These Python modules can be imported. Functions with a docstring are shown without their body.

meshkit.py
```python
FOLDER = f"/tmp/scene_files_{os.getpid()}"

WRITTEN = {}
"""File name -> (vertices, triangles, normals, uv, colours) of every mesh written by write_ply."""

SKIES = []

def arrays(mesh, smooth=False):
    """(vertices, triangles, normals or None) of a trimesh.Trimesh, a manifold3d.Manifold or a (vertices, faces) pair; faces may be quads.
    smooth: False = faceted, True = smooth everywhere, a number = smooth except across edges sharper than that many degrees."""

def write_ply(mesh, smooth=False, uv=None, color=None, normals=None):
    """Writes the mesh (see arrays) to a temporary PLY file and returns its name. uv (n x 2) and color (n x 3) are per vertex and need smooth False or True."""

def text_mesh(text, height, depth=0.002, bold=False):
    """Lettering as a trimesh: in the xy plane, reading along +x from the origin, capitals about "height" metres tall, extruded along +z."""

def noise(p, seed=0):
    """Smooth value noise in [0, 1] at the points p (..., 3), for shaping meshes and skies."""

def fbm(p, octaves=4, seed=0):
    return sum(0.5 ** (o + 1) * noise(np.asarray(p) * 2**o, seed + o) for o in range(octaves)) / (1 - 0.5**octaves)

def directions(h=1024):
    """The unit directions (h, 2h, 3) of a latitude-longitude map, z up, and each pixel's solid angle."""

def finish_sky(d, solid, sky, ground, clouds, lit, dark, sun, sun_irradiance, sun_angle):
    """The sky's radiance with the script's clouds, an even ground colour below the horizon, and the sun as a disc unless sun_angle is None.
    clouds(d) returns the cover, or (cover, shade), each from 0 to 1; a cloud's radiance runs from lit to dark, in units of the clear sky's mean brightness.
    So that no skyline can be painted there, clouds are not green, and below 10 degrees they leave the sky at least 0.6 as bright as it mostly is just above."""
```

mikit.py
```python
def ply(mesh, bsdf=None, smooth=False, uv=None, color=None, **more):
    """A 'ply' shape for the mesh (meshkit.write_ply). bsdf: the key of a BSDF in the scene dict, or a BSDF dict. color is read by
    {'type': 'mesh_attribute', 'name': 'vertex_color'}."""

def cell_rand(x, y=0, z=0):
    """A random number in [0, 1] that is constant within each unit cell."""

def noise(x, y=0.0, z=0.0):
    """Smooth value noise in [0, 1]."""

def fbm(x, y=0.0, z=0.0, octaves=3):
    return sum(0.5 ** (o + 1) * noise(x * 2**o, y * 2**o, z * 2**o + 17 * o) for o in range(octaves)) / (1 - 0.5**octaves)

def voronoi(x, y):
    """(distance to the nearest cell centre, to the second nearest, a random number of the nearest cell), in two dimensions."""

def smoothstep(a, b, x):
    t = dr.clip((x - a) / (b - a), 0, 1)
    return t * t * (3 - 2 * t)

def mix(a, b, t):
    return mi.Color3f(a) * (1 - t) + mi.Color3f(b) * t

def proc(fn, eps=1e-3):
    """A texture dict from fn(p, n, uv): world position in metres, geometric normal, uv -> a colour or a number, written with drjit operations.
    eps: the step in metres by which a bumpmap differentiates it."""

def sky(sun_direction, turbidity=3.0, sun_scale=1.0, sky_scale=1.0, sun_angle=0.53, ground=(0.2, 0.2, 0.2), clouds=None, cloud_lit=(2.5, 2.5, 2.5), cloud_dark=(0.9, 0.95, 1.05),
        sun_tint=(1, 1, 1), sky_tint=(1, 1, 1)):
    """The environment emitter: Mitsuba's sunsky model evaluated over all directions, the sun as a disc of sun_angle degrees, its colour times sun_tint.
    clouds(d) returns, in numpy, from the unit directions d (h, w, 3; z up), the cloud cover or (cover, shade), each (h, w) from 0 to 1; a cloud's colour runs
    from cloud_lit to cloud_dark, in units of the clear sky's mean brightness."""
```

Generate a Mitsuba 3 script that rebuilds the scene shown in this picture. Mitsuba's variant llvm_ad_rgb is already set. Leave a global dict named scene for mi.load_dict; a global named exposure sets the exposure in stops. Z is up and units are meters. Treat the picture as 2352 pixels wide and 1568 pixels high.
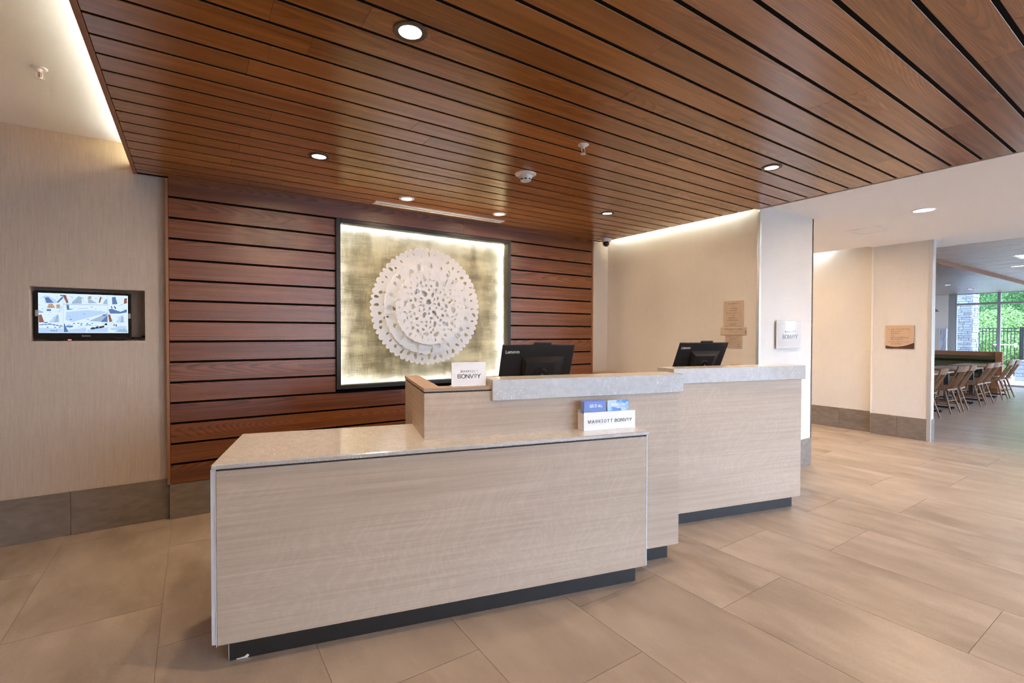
import math, random
import numpy as np
import trimesh
import drjit as dr
import mitsuba as mi
import mikit, meshkit
from mikit import noise, fbm, voronoi, cell_rand, smoothstep, mix, proc
from shapely.geometry import Polygon, Point, box as sbox
from shapely import affinity
from shapely.ops import unary_union

T = mi.ScalarTransform4f
scene, labels = {}, {}
rng = np.random.default_rng(11)

# ------------------------------------------------------------------ camera, sky, exposure
F_PX, PITCH, ROLL, YAW, EYE = 1100.0, math.radians(0.92), math.radians(0.11), math.radians(56.3), (0.0, 0.0, 1.48)
_cp, _sp, _cr, _sr = math.cos(PITCH), math.sin(PITCH), math.cos(ROLL), math.sin(ROLL)
_M = (np.array([[_cr, -_sr, 0], [_sr, _cr, 0], [0, 0, 1]]) @ np.array([[1, 0, 0], [0, _cp, -_sp], [0, _sp, _cp]])
      @ np.array([[math.sin(YAW), -math.cos(YAW), 0], [0, 0, -1], [math.cos(YAW), math.sin(YAW), 0]]))
_W = np.eye(4)
_W[:3, 0], _W[:3, 1], _W[:3, 2], _W[:3, 3] = -_M[0], -_M[1], _M[2], EYE
scene['camera'] = {'type': 'perspective', 'fov': math.degrees(2 * math.atan(1176.0 / F_PX)), 'fov_axis': 'x', 'to_world': T(_W), 'near_clip': 0.02, 'far_clip': 500.0}
SKY = mikit.sky([0.3, -0.5, 0.8], turbidity=4.0, sun_scale=0.0, sky_scale=54.0, sun_angle=None, ground=(0.25, 0.25, 0.24),
                clouds=lambda d: 0.55 + 0.0 * d[..., 2], cloud_lit=(0.98, 1.28, 1.75), cloud_dark=(1.0, 1.05, 1.12))
SKY['sampling_weight'] = 14.0
scene['sky'] = SKY
exposure = 0.0
WARM = np.array([1.0, 0.715, 0.455])       # downlights
WARM2 = np.array([1.0, 0.71, 0.44])      # cove strips
DOWN_L, CORR_L, COVE_L, COVE_R, ART_L = 900.0, 420.0, 52.0, 80.0, 330.0


def emit(mesh, key, rad, weight=1.0, body='lamp_body'):
    scene[key] = mikit.ply(mesh, body, emitter={'type': 'area', 'radiance': {'type': 'rgb', 'value': [float(x) for x in rad]}, 'sampling_weight': float(weight)})


# ------------------------------------------------------------------ helpers
def lin(r, g, b):
    return [((c / 255 + 0.055) / 1.055) ** 2.4 if c > 10 else c / 255 / 12.92 for c in (r, g, b)]


def numbered(key):
    used = [k for k in list(scene) + list(labels) if k == key or k.startswith(key + '__')]
    if not used:
        return key
    i = 1
    while any(k == f'{key}_{i:03d}' or k.startswith(f'{key}_{i:03d}__') for k in list(scene) + list(labels)):
        i += 1
    return f'{key}_{i:03d}'


_count = {}


def name(key):
    n = _count.get(key, 0)
    _count[key] = n + 1
    return key if n == 0 else f'{key}_{n:03d}'


def L(key, label=None, cat=None, group=None, kind=None):
    d = {}
    if label: d['label'] = label
    if cat: d['category'] = cat
    if group: d['group'] = group
    if kind: d['kind'] = kind
    labels[key] = d


def obj(key, mesh, mat, smooth=False, uv=None, **kw):
    key = name(key)
    if uv is not None and not isinstance(uv, np.ndarray):
        uv = np.tile(np.array(uv, float), (len(mesh.vertices), 1))
    scene[key] = mikit.ply(mesh, mat, smooth, uv=uv, **kw)
    return key


def thing(key, label, cat, group=None):
    key = name(key)
    L(key, label, cat, group)
    return key


def struct(key, mesh, mat, **kw):
    key = obj(key, mesh, mat, **kw)
    L(key, kind='structure')
    return key


def box(x0, x1, y0, y1, z0, z1):
    m = trimesh.creation.box((abs(x1 - x0), abs(y1 - y0), abs(z1 - z0)))
    m.apply_translation(((x0 + x1) / 2, (y0 + y1) / 2, (z0 + z1) / 2))
    return m


def cbox(x0, x1, y0, y1, z0, z1, c=0.002):
    lo, hi = np.array([x0, y0, z0], float), np.array([x1, y1, z1], float)
    c = min(c, *(np.abs(hi - lo) * 0.45))
    v = []
    for i in range(8):
        s = [(i >> k) & 1 for k in range(3)]
        for k in range(3):
            q = [(hi[j] - c if s[j] else lo[j] + c) if j != k else (hi[j] if s[j] else lo[j]) for j in range(3)]
            v.append(q)
    return trimesh.Trimesh(v, process=False).convex_hull


def cat(*ms):
    return trimesh.util.concatenate([m for m in ms])


def tube(pts, r, n=10, r2=None):
    pts = np.asarray(pts, float)
    rs = np.linspace(r, r if r2 is None else r2, len(pts))
    v, f = [], []
    prev = None
    for i, p in enumerate(pts):
        t = pts[min(i + 1, len(pts) - 1)] - pts[max(i - 1, 0)]
        t /= np.linalg.norm(t)
        a = np.cross(t, [0, 0, 1.0]) if prev is None else prev - t * (prev @ t)
        if np.linalg.norm(a) < 1e-6:
            a = np.cross(t, [1.0, 0, 0])
        a /= np.linalg.norm(a)
        prev = a
        b = np.cross(t, a)
        for k in range(n):
            w = 2 * math.pi * k / n
            v.append(p + rs[i] * (math.cos(w) * a + math.sin(w) * b))
    for i in range(len(pts) - 1):
        for k in range(n):
            a0, a1 = i * n + k, i * n + (k + 1) % n
            f += [[a0, a1, a1 + n], [a0, a1 + n, a0 + n]]
    v += [pts[0], pts[-1]]
    for k in range(n):
        f += [[len(v) - 2, (k + 1) % n, k], [len(v) - 1, (len(pts) - 1) * n + k, (len(pts) - 1) * n + (k + 1) % n]]
    return trimesh.Trimesh(v, f, process=False)


def lathe(profile, n=48, at=(0, 0, 0)):
    """profile: (r, z) list, outside going so that normals point out; revolved about z."""
    m = trimesh.creation.revolve(np.array(profile, float), sections=n)
    m.apply_translation(at)
    return m


def frame(origin, ex, ey, ez):
    m = np.eye(4)
    m[:3, 0], m[:3, 1], m[:3, 2], m[:3, 3] = ex, ey, ez, origin
    return m


def placed(m, mat):
    m = m.copy()
    m.apply_transform(mat)
    return m


CA, SA = math.cos(math.radians(14.25)), math.sin(math.radians(14.25))
U, V, Z = np.array([CA, -SA, 0]), np.array([SA, CA, 0]), np.array([0, 0, 1.0])
CF = frame((0, 0, 0), U, V, Z)           # the reception desks' own frame: u along them, v away from the lobby


def cu(m):
    return placed(m, CF)


def text(s, h, depth=0.0012, width=None, bold=False, center=False, spread=0.0):
    """Lettering in the xy plane from the origin; width squeezes or stretches it to that length; spread adds letter spacing (in heights)."""
    if spread:
        ms, x = [], 0.0
        for ch in s:
            if ch == ' ':
                x += h * (0.35 + spread)
                continue
            g = meshkit.text_mesh(ch, h, depth, bold)
            g.apply_translation((x - g.bounds[0][0], 0, 0))
            ms.append(g)
            x = g.bounds[1][0] + h * (0.16 + spread)
        m = cat(*ms)
    else:
        m = meshkit.text_mesh(s, h, depth, bold)
        m.apply_translation((-m.bounds[0][0], 0, 0))
    w = m.bounds[1][0]
    if width:
        m.apply_scale((width / w, 1, 1))
        w = width
    if center:
        m.apply_translation((-w / 2, 0, 0))
    return m


# ------------------------------------------------------------------ materials
def mat(key, rgb, rough=0.5, metallic=0.0, spec=0.5, bump=None, **kw):
    col = {'type': 'rgb', 'value': [float(x) for x in rgb]} if isinstance(rgb, (list, tuple, np.ndarray)) else proc(rgb)
    r = proc(rough) if callable(rough) else float(rough)
    b = {'type': 'principled', 'base_color': col, 'roughness': r, 'metallic': float(metallic), 'specular': float(spec), **kw}
    if bump:
        b = {'type': 'bumpmap', 'arbitrary': proc(bump[0], eps=bump[2]), 'scale': bump[1], 'bsdf': b}
    scene[key] = {'type': 'twosided', 'bsdf': b}


def gloss(key, fn, alpha, ior):
    scene[key] = {'type': 'twosided', 'bsdf': {'type': 'roughplastic', 'distribution': 'beckmann', 'alpha': alpha, 'int_ior': ior, 'nonlinear': False, 'diffuse_reflectance': proc(fn) if callable(fn) else {'type': 'rgb', 'value': list(fn)}}}


def wood_grain(a, c, seed, light, dark, line_gain=0.4, freq=95.0):
    s = seed * 17.31
    wob = noise(a * 1.1 + s, s, 1.0) - 0.5
    c0 = (cell_rand(seed, 1, 5) - 0.5) * 0.30
    d = 0.012 + 0.16 * noise(a * 0.8 + s * 1.7, s, 3.0)
    r = dr.sqrt(dr.square(c - c0 + 0.035 * wob) + dr.square(d))
    ring = r * freq * (0.8 + 0.5 * cell_rand(seed, 9, 4)) + 1.3 * fbm(a * 2.2 + s, c * 26, s, octaves=2)
    f = ring - dr.floor(ring)
    line = smoothstep(0.35, 0.92, f) * (1 - smoothstep(0.92, 1.0, f))
    fine = noise(a * 7 + s, c * 430 + s, 2.0)
    streak = fbm(a * 1.3 + s, c * 42 + s, 4.0, octaves=3)
    tone = cell_rand(seed, 7, 2)
    t = dr.clip(0.55 * tone + 0.95 * (streak - 0.5) + 0.25, 0, 1)
    return mix(dark, light, t) * ((1 - line_gain * line) * (0.86 + 0.28 * fine))


WALNUT_L, WALNUT_D = (0.450, 0.182, 0.050), (0.220, 0.080, 0.018)


def walnut(p, n, uv):
    return wood_grain(p.x, uv.y, uv.x, WALNUT_L, WALNUT_D, 0.24, 150.0)


def walnut_slat(p, n, uv):
    return wood_grain(p.x, uv.y, uv.x, (0.260, 0.088, 0.030), (0.135, 0.041, 0.014), 0.40, 115.0)


gloss('walnut', walnut, 0.075, 1.95)
gloss('walnut_slat', walnut_slat, 0.13, 1.62)
mat('walnut_edge', lambda p, n, uv: mix((0.20, 0.09, 0.04), (0.32, 0.15, 0.07), fbm(p.x * 3 + p.y * 3, p.z * 3, 0.0) * 0.6 + 0.4 * noise(p.x * 160, p.y * 160, p.z * 160)), 0.5)


def oak(p, n, uv):
    a, b = p.x * CA - p.y * SA + 0.7 * (p.x * SA + p.y * CA), p.z
    streak = fbm(a * 1.6 + uv.x, b * 85 + uv.x * 3, 1.0, octaves=3)
    big = fbm(a * 1.1 + uv.x, b * 4, 4.0, octaves=2)
    w1 = fbm(a * 1.7 + uv.x, b * 2.6, 7.0, octaves=3)
    rip = noise(a * 85 + w1 * 60 + 1.3 * noise(a * 16, b * 260, 8.0), b * 38 + w1 * 30, 2.0)
    flake = smoothstep(0.42, 0.78, rip) * (0.35 + 0.65 * smoothstep(0.40, 0.62, big))
    line = noise(a * 5, b * 330, 3.0)
    t = dr.clip(0.42 + 0.42 * (streak - 0.5) + 0.35 * (big - 0.5) + 0.13 * (flake - 0.3) + 0.22 * (line - 0.5), 0, 1)
    return mix((0.362, 0.268, 0.195), (0.540, 0.432, 0.335), t)


mat('oak', oak, 0.42, spec=0.4)


def quartz(p, n, uv):
    a, b, c = p.x * CA - p.y * SA, p.x * SA + p.y * CA, p.z
    x, y = a + 0.31 * c + 0.17 * b, c + b * 1.0
    wx, wy = x * 78 + 1.6 * fbm(x * 45, y * 45, 1.0), y * 78 + 1.6 * fbm(x * 45, y * 45, 9.0)
    d1, _, r1 = voronoi(wx, wy)
    fleck = (1 - smoothstep(0.12, 0.30, d1)) * smoothstep(0.62, 0.7, r1) * smoothstep(0.38, 0.62, fbm(x * 7, y * 7, 3.0))
    d2, _, r2 = voronoi(x * 150 + 7, y * 150)
    speck = (1 - smoothstep(0.2, 0.35, d2)) * smoothstep(0.9, 0.93, r2)
    cl = fbm(x * 40, y * 40, 5.0)
    col = mix((0.445, 0.44, 0.43), (0.545, 0.54, 0.53), cl)
    col = mix(col, (0.76, 0.755, 0.73), fleck)
    return mix(col, (0.28, 0.27, 0.26), speck * 0.8)


mat('quartz', quartz, 0.14, spec=0.8)


def floor_tile(p, n, uv):
    s = uv.x * 7.7
    cl = fbm(p.x * 2.6 + s, p.y * 1.5 + s, s, octaves=4)
    str_ = fbm(p.x * 9 + s + 2 * cl, p.y * 3.2, s + 3, octaves=3)
    sp = noise(p.x * 190, p.y * 190, s)
    scr = noise(p.x * 30 + 4 * cl, p.y * 11 + s, s + 5)
    lt = smoothstep(0.62, 0.9, scr) * 0.12
    t = dr.clip(0.5 + 1.25 * (cl - 0.5) + 1.1 * (str_ - 0.5) + 0.12 * (cell_rand(uv.x, 3, 1) - 0.5) + lt, 0, 1)
    return mix((0.275, 0.218, 0.168), (0.420, 0.348, 0.282), t) * (0.95 + 0.1 * sp)


mat('floor_tile', floor_tile, lambda p, n, uv: 0.30 + 0.05 * cell_rand(uv.x, 8, 3) + 0.06 * fbm(p.x * 12, p.y * 5, 2.0), spec=0.5)
mat('grout', (0.27, 0.215, 0.165), 0.8)


def base_tile(p, n, uv):
    a = p.x + p.y
    cl = fbm(a * 3 + uv.x * 5, p.z * 6 + uv.x, 1.0, octaves=4)
    lt = fbm(a * 16 + uv.x, p.z * 40, 2.0, octaves=3)
    return mix((0.150, 0.120, 0.097), (0.235, 0.198, 0.165), dr.clip(0.4 + 0.8 * (cl - 0.5) + 0.8 * (lt - 0.5), 0, 1))


mat('base_tile', base_tile, 0.5)


def wallpaper(p, n, uv):
    a = p.x + p.y * 1.0
    th = noise(a * 300, p.z * 9, 1.0) * 0.6 + 0.4 * noise(a * 620, p.z * 30, 2.0)
    hz = noise(a * 40, p.z * 380, 5.0)
    return mix((0.53, 0.475, 0.42), (0.66, 0.60, 0.54), dr.clip(th * 0.85 + 0.2 * hz, 0, 1))


mat('wallpaper', lambda p, n, uv: mi.Color3f(0.665, 0.635, 0.595) * (0.62 + 0.38 * wallpaper(p, n, uv) / mi.Color3f(0.62, 0.565, 0.505)), 0.75, spec=0.25)
mat('wallpaper_shaded', lambda p, n, uv: wallpaper(p, n, uv) * mi.Color3f(0.86, 0.80, 0.75), 0.75, spec=0.25)  # same wallpaper, darkened: the dimmer light on the left wall is in the colour
mat('white_paint', (0.76, 0.735, 0.70), 0.8, spec=0.2)
mat('felt', (0.006, 0.005, 0.005), 0.9, spec=0.1)
mat('black_metal', (0.012, 0.012, 0.012), 0.42, spec=0.5)
mat('toe_black', (0.018, 0.016, 0.015), 0.38, spec=0.5)
mat('dark_gap', (0.02, 0.02, 0.022), 0.7)
mat('bronze', (0.10, 0.075, 0.055), 0.4, metallic=0.6)
mat('aluminium', (0.60, 0.61, 0.63), 0.34, metallic=0.85)
mat('alu_paint', (0.62, 0.65, 0.69), 0.4, spec=0.5)
mat('white_plastic', (0.80, 0.79, 0.77), 0.35, spec=0.5)
mat('art_white', (0.73, 0.745, 0.78), 0.5, spec=0.4)
mat('black_plastic', (0.010, 0.010, 0.011), 0.38, spec=0.5)
mat('black_gloss', (0.008, 0.008, 0.009), 0.16, spec=0.5)
mat('lens_black', (0.02, 0.015, 0.014), 0.12, spec=0.6)
mat('silver_print', (0.62, 0.63, 0.65), 0.4)
mat('ink', (0.022, 0.022, 0.028), 0.6)
mat('paper', (0.88, 0.88, 0.88), 0.3, spec=0.5)
mat('acrylic_white', (0.60, 0.58, 0.565), 0.06, spec=0.6)
mat('logo_blue', (0.13, 0.16, 0.20), 0.35)
mat('sign_tan', lambda p, n, uv: mix((0.44, 0.345, 0.27), (0.50, 0.395, 0.31), noise(p.y * 90 + p.x * 90, p.z * 12, 0.0)), 0.5)
mat('sign_tan_dir', (0.52, 0.365, 0.245), 0.5)
mat('sign_text', (0.13, 0.075, 0.042), 0.5)
mat('sign_brown', lambda p, n, uv: mix((0.045, 0.016, 0.008), (0.085, 0.032, 0.016), noise(p.y * 8, p.z * 300, 0.0)), 0.4)
mat('card_blue', (0.15, 0.25, 0.62), 0.35)
mat('card_lilac', (0.36, 0.33, 0.68), 0.4)
mat('card_white', (0.78, 0.80, 0.86), 0.4)
mat('print_white', (0.9, 0.9, 0.92), 0.5)
mat('red_print', (0.6, 0.02, 0.02), 0.4)


def sky_card(p, n, uv):
    a, z = p.x * CA - p.y * SA, p.z
    w = fbm(a * 24, z * 38, 2.0)
    c = mix((0.08, 0.30, 0.74), (0.50, 0.68, 0.92), smoothstep(0.35, 0.66, w))
    return mix(c, (0.72, 0.50, 0.70), smoothstep(1.055, 1.08, z + 0.3 * (a - 1.60)) * smoothstep(0.5, 0.7, w) * 0.8)


mat('card_sky', sky_card, 0.35)


def gold(p, n, uv):
    h = fbm(p.x * 3.0, p.z * 9.0, 1.0, octaves=3)
    v = fbm(p.x * 11.0, p.z * 3.0, 4.0, octaves=3)
    th = noise(p.x * 240, p.z * 24, 2.0) * 0.5 + noise(p.x * 24, p.z * 240, 3.0) * 0.5
    t = dr.clip(0.48 + 1.7 * (h - 0.5) + 1.0 * (v - 0.5) + 0.55 * (th - 0.5), 0, 1)
    return mix((0.105, 0.092, 0.055), (0.38, 0.345, 0.24), t)


mat('gold_cloth', gold, 0.55, spec=0.4)
mat('lamp_body', (0.8, 0.8, 0.8), 0.5)
mat('leather_green', (0.045, 0.045, 0.016), 0.38, spec=0.5)


def chair_wood(p, n, uv):
    return mix((0.125, 0.056, 0.023), (0.205, 0.098, 0.044), noise(p.x * 30, p.y * 30, p.z * 8))


mat('chair_wood', chair_wood, 0.38, spec=0.5)
mat('table_wood', lambda p, n, uv: mix((0.20, 0.105, 0.055), (0.30, 0.17, 0.095), fbm(p.x * 60, p.y * 3, 0.0)), 0.24, spec=0.5)
mat('rail_wood', lambda p, n, uv: mix((0.20, 0.075, 0.025), (0.30, 0.12, 0.045), fbm(p.y * 2, p.z * 50 + p.x * 50, 0.0)), 0.35)


def cafe_floor(p, n, uv):
    s = uv.x * 3.3
    g = fbm(p.x * 38 + s, p.y * 1.6 + s, s, octaves=3)
    return mix((0.27, 0.215, 0.185), (0.42, 0.35, 0.305), dr.clip(g * 0.8 + 0.35 * cell_rand(uv.x, 2, 1), 0, 1))


mat('cafe_floor', cafe_floor, 0.26, spec=0.5)


def cafe_ceiling(p, n, uv):
    g = fbm(p.x * 40 + uv.x, p.y * 2, uv.x, octaves=2)
    return mix((0.43, 0.36, 0.325), (0.49, 0.415, 0.375), g)


mat('cafe_ceiling', cafe_ceiling, 0.4, spec=0.5)
gloss('cafe_slat', lambda p, n, uv: mix((0.30, 0.23, 0.19), (0.40, 0.32, 0.27), fbm(p.x * 30, p.y * 2, uv.x)), 0.2, 1.95)
mat('glass_frame', (0.29, 0.30, 0.31), 0.4, spec=0.5)
mat('stone', lambda p, n, uv: mix((0.17, 0.18, 0.20), (0.31, 0.325, 0.35), dr.clip(0.5 * fbm(p.x * 14 + uv.x, p.y * 14, p.z * 24) + 0.65 * cell_rand(uv.x, 4, 1), 0, 1)), 0.85, spec=0.2)
mat('mortar', (0.16, 0.165, 0.18), 0.9)
mat('fence_black', (0.008, 0.009, 0.010), 0.45)
mat('concrete', lambda p, n, uv: mix((0.66, 0.65, 0.63), (0.74, 0.73, 0.71), fbm(p.x * 2, p.y * 2, 0.0)), 0.9)
mat('grass', lambda p, n, uv: mix((0.03, 0.085, 0.02), (0.14, 0.25, 0.06), smoothstep(0.3, 0.7, 0.6 * fbm(p.x * 2.5, p.y * 2.5, p.z * 2.5) + 0.4 * noise(p.x * 14, p.y * 14, p.z * 14))), 0.9, spec=0.1)
mat('bark', (0.10, 0.08, 0.06), 0.9)
mat('picture_print', lambda p, n, uv: mix((0.18, 0.21, 0.30), (0.55, 0.57, 0.66), fbm(p.y * 30, p.z * 9, 1.0)), 0.4)
mat('copper', (0.55, 0.26, 0.12), 0.35, metallic=0.9)
LEAVES = []
for i, (a, b) in enumerate((((0.06, 0.15, 0.05), (0.16, 0.32, 0.11)), ((0.15, 0.28, 0.07), (0.32, 0.48, 0.18)), ((0.055, 0.14, 0.075), (0.14, 0.28, 0.15)))):
    k = f'leaf_{i}'
    mat(k, (lambda a, b: lambda p, n, uv: mix(a, b, noise(p.x * 3, p.y * 3, p.z * 3) * 0.6 + 0.4 * noise(p.x * 23, p.y * 23, p.z * 23)))(a, b), 0.7, spec=0.2)
    LEAVES.append(k)
scene['pane'] = {'type': 'thindielectric', 'int_ior': 1.5}

# ------------------------------------------------------------------ the shell
ZW = 2.705            # wooden ceiling
ZC = 2.785            # white ceiling
WX = 4.75             # right wall of the desk niche


def wood_edge(y):     # right edge of the wooden ceiling, a touch out of square
    return 4.557 + 0.0172 * (4.6 - y)


# floor
struct('floor', cat(box(-4.0, 8.44, -4.3, 8.0, -0.06, -0.0025), box(5.6, 8.44, -4.8, -4.3, -0.06, -0.001)), 'grout')
PX, PY, GR = 0.627, 1.28, 0.0012
for i in range(-6, 14):
    x0, x1 = -0.147 + PX * i, -0.147 + PX * (i + 1)
    if x1 > 8.44: x1 = 8.44
    if x1 - x0 < 0.05: continue
    off = 1.50 if i % 2 == 0 else 1.935
    for j in range(-3, 4):
        y0, y1 = off + PY * j, off + PY * (j + 1)
        y1 = min(y1, 4.70 if x0 < 4.9 else 6.0)
        if y1 < -1.6 or y1 - y0 < 0.03: continue
        obj('floor__tile', box(x0 + GR, x1 - GR, y0 + GR, y1 - GR, -0.02, 0.0), 'floor_tile', uv=(rng.integers(1, 900), 0))
obj('floor__tile', box(-4.0, 8.44, -4.3, -2.35, -0.02, -0.001), 'floor_tile', uv=(5, 0))
obj('floor__tile', box(5.9, 8.44, 6.0, 8.0, -0.02, -0.001), 'floor_tile', uv=(9, 0))

# left part of the back wall, with the monitor niche cut out of it
import manifold3d as m3


def mf(m):
    return m3.Manifold(m3.Mesh(np.asarray(m.vertices, np.float32), np.asarray(m.faces, np.uint32)))


def mt(m):
    g = m.to_mesh()
    return trimesh.Trimesh(g.vert_properties[:, :3], g.tri_verts, process=False)


def minus(a, *bs):
    a = mf(a)
    for b in bs:
        a = a - mf(b)
    return mt(a)


struct('wall_left_back', minus(box(-4.0, -0.10, 4.70, 5.0, 0, 3.0), box(-0.957, -0.308, 4.6, 4.88, 1.421, 1.811)), 'wallpaper_shaded')
struct('wall_back', box(-0.10, 4.75, 4.757, 4.95, 0, 3.0), 'wallpaper')
struct('wall_right', box(WX, WX + 0.12, 2.64, 4.95, 0, 3.0), 'wallpaper')
struct('wall_right_end', box(WX + 0.12, 5.86, 2.64, 2.78, 0, 3.0), 'wallpaper')
struct('wall_passage', box(5.74, 5.86, 2.78, 8.1, 0, 3.0), 'wallpaper')
struct('wall_passage_end', box(5.86, 8.7, 8.0, 8.15, 0, 3.0), 'wallpaper')
struct('wall_passage_right', box(8.535, 8.66, 2.99, 8.0, 0, 3.0), 'wallpaper')
struct('wall_pilaster', box(8.475, 8.61, 2.285, 2.99, 0, 3.0), 'wallpaper')
struct('wall_left', box(-4.15, -4.0, -4.3, 5.0, 0, 3.0), 'wallpaper')
# entrance side, behind the camera: glazed
FY = -4.3
GA0, GA1 = 1.5, 8.4
struct('wall_front', cat(box(-4.15, GA0, FY - 0.2, FY, 0, 3.0), box(GA0, GA1, FY - 0.2, FY, 2.66, 3.0), box(GA1, 9.6, FY - 0.2, FY, 0, 3.0), box(9.6, 9.75, -5.0, FY, 0, 3.0),
                         box(9.6, 10.0, -5.0, -4.8, 0, 3.0), box(10.0, 18.5, -5.0, -4.8, 0, 0.3), box(10.0, 18.5, -5.0, -4.8, 2.6, 3.0), box(18.5, 19.6, -5.0, -4.8, 0, 3.0)), 'wallpaper')
for i, x in enumerate(np.linspace(GA0, GA1 - 0.06, 5)):
    obj('window_2__mullion', box(x, x + 0.06, FY - 0.12, FY - 0.03, 0, 2.66), 'alu_paint')
obj('window_2__rail', box(GA0, GA1, FY - 0.12, FY - 0.03, 0, 0.12), 'alu_paint')
L('window_2', kind='structure')

# ceilings
struct('ceiling_cove', box(-4.15, -0.10, -4.3, 5.0, 2.925, 3.0), 'white_paint')
struct('ceiling', cat(box(4.66, 8.35, -4.85, 2.64, ZC, 3.05), box(8.35, 9.28, -4.85, 2.99, ZC, 3.05), box(4.87, 8.35, 2.64, 8.1, ZC, 3.05), box(8.35, 8.7, 2.99, 8.1, 2.93, 3.05),
                      box(8.7, 9.28, 2.99, 5.4, ZC, 3.05), box(-0.10, 4.9, -4.3, 5.0, 2.93, 3.0), box(-0.37, 4.66, -4.3, -1.3, ZC, 2.93)), 'white_paint')
struct('trim_1', box(4.655, 4.662, -1.3, 2.62, ZW + 0.004, ZC + 0.01), 'white_paint')
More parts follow.
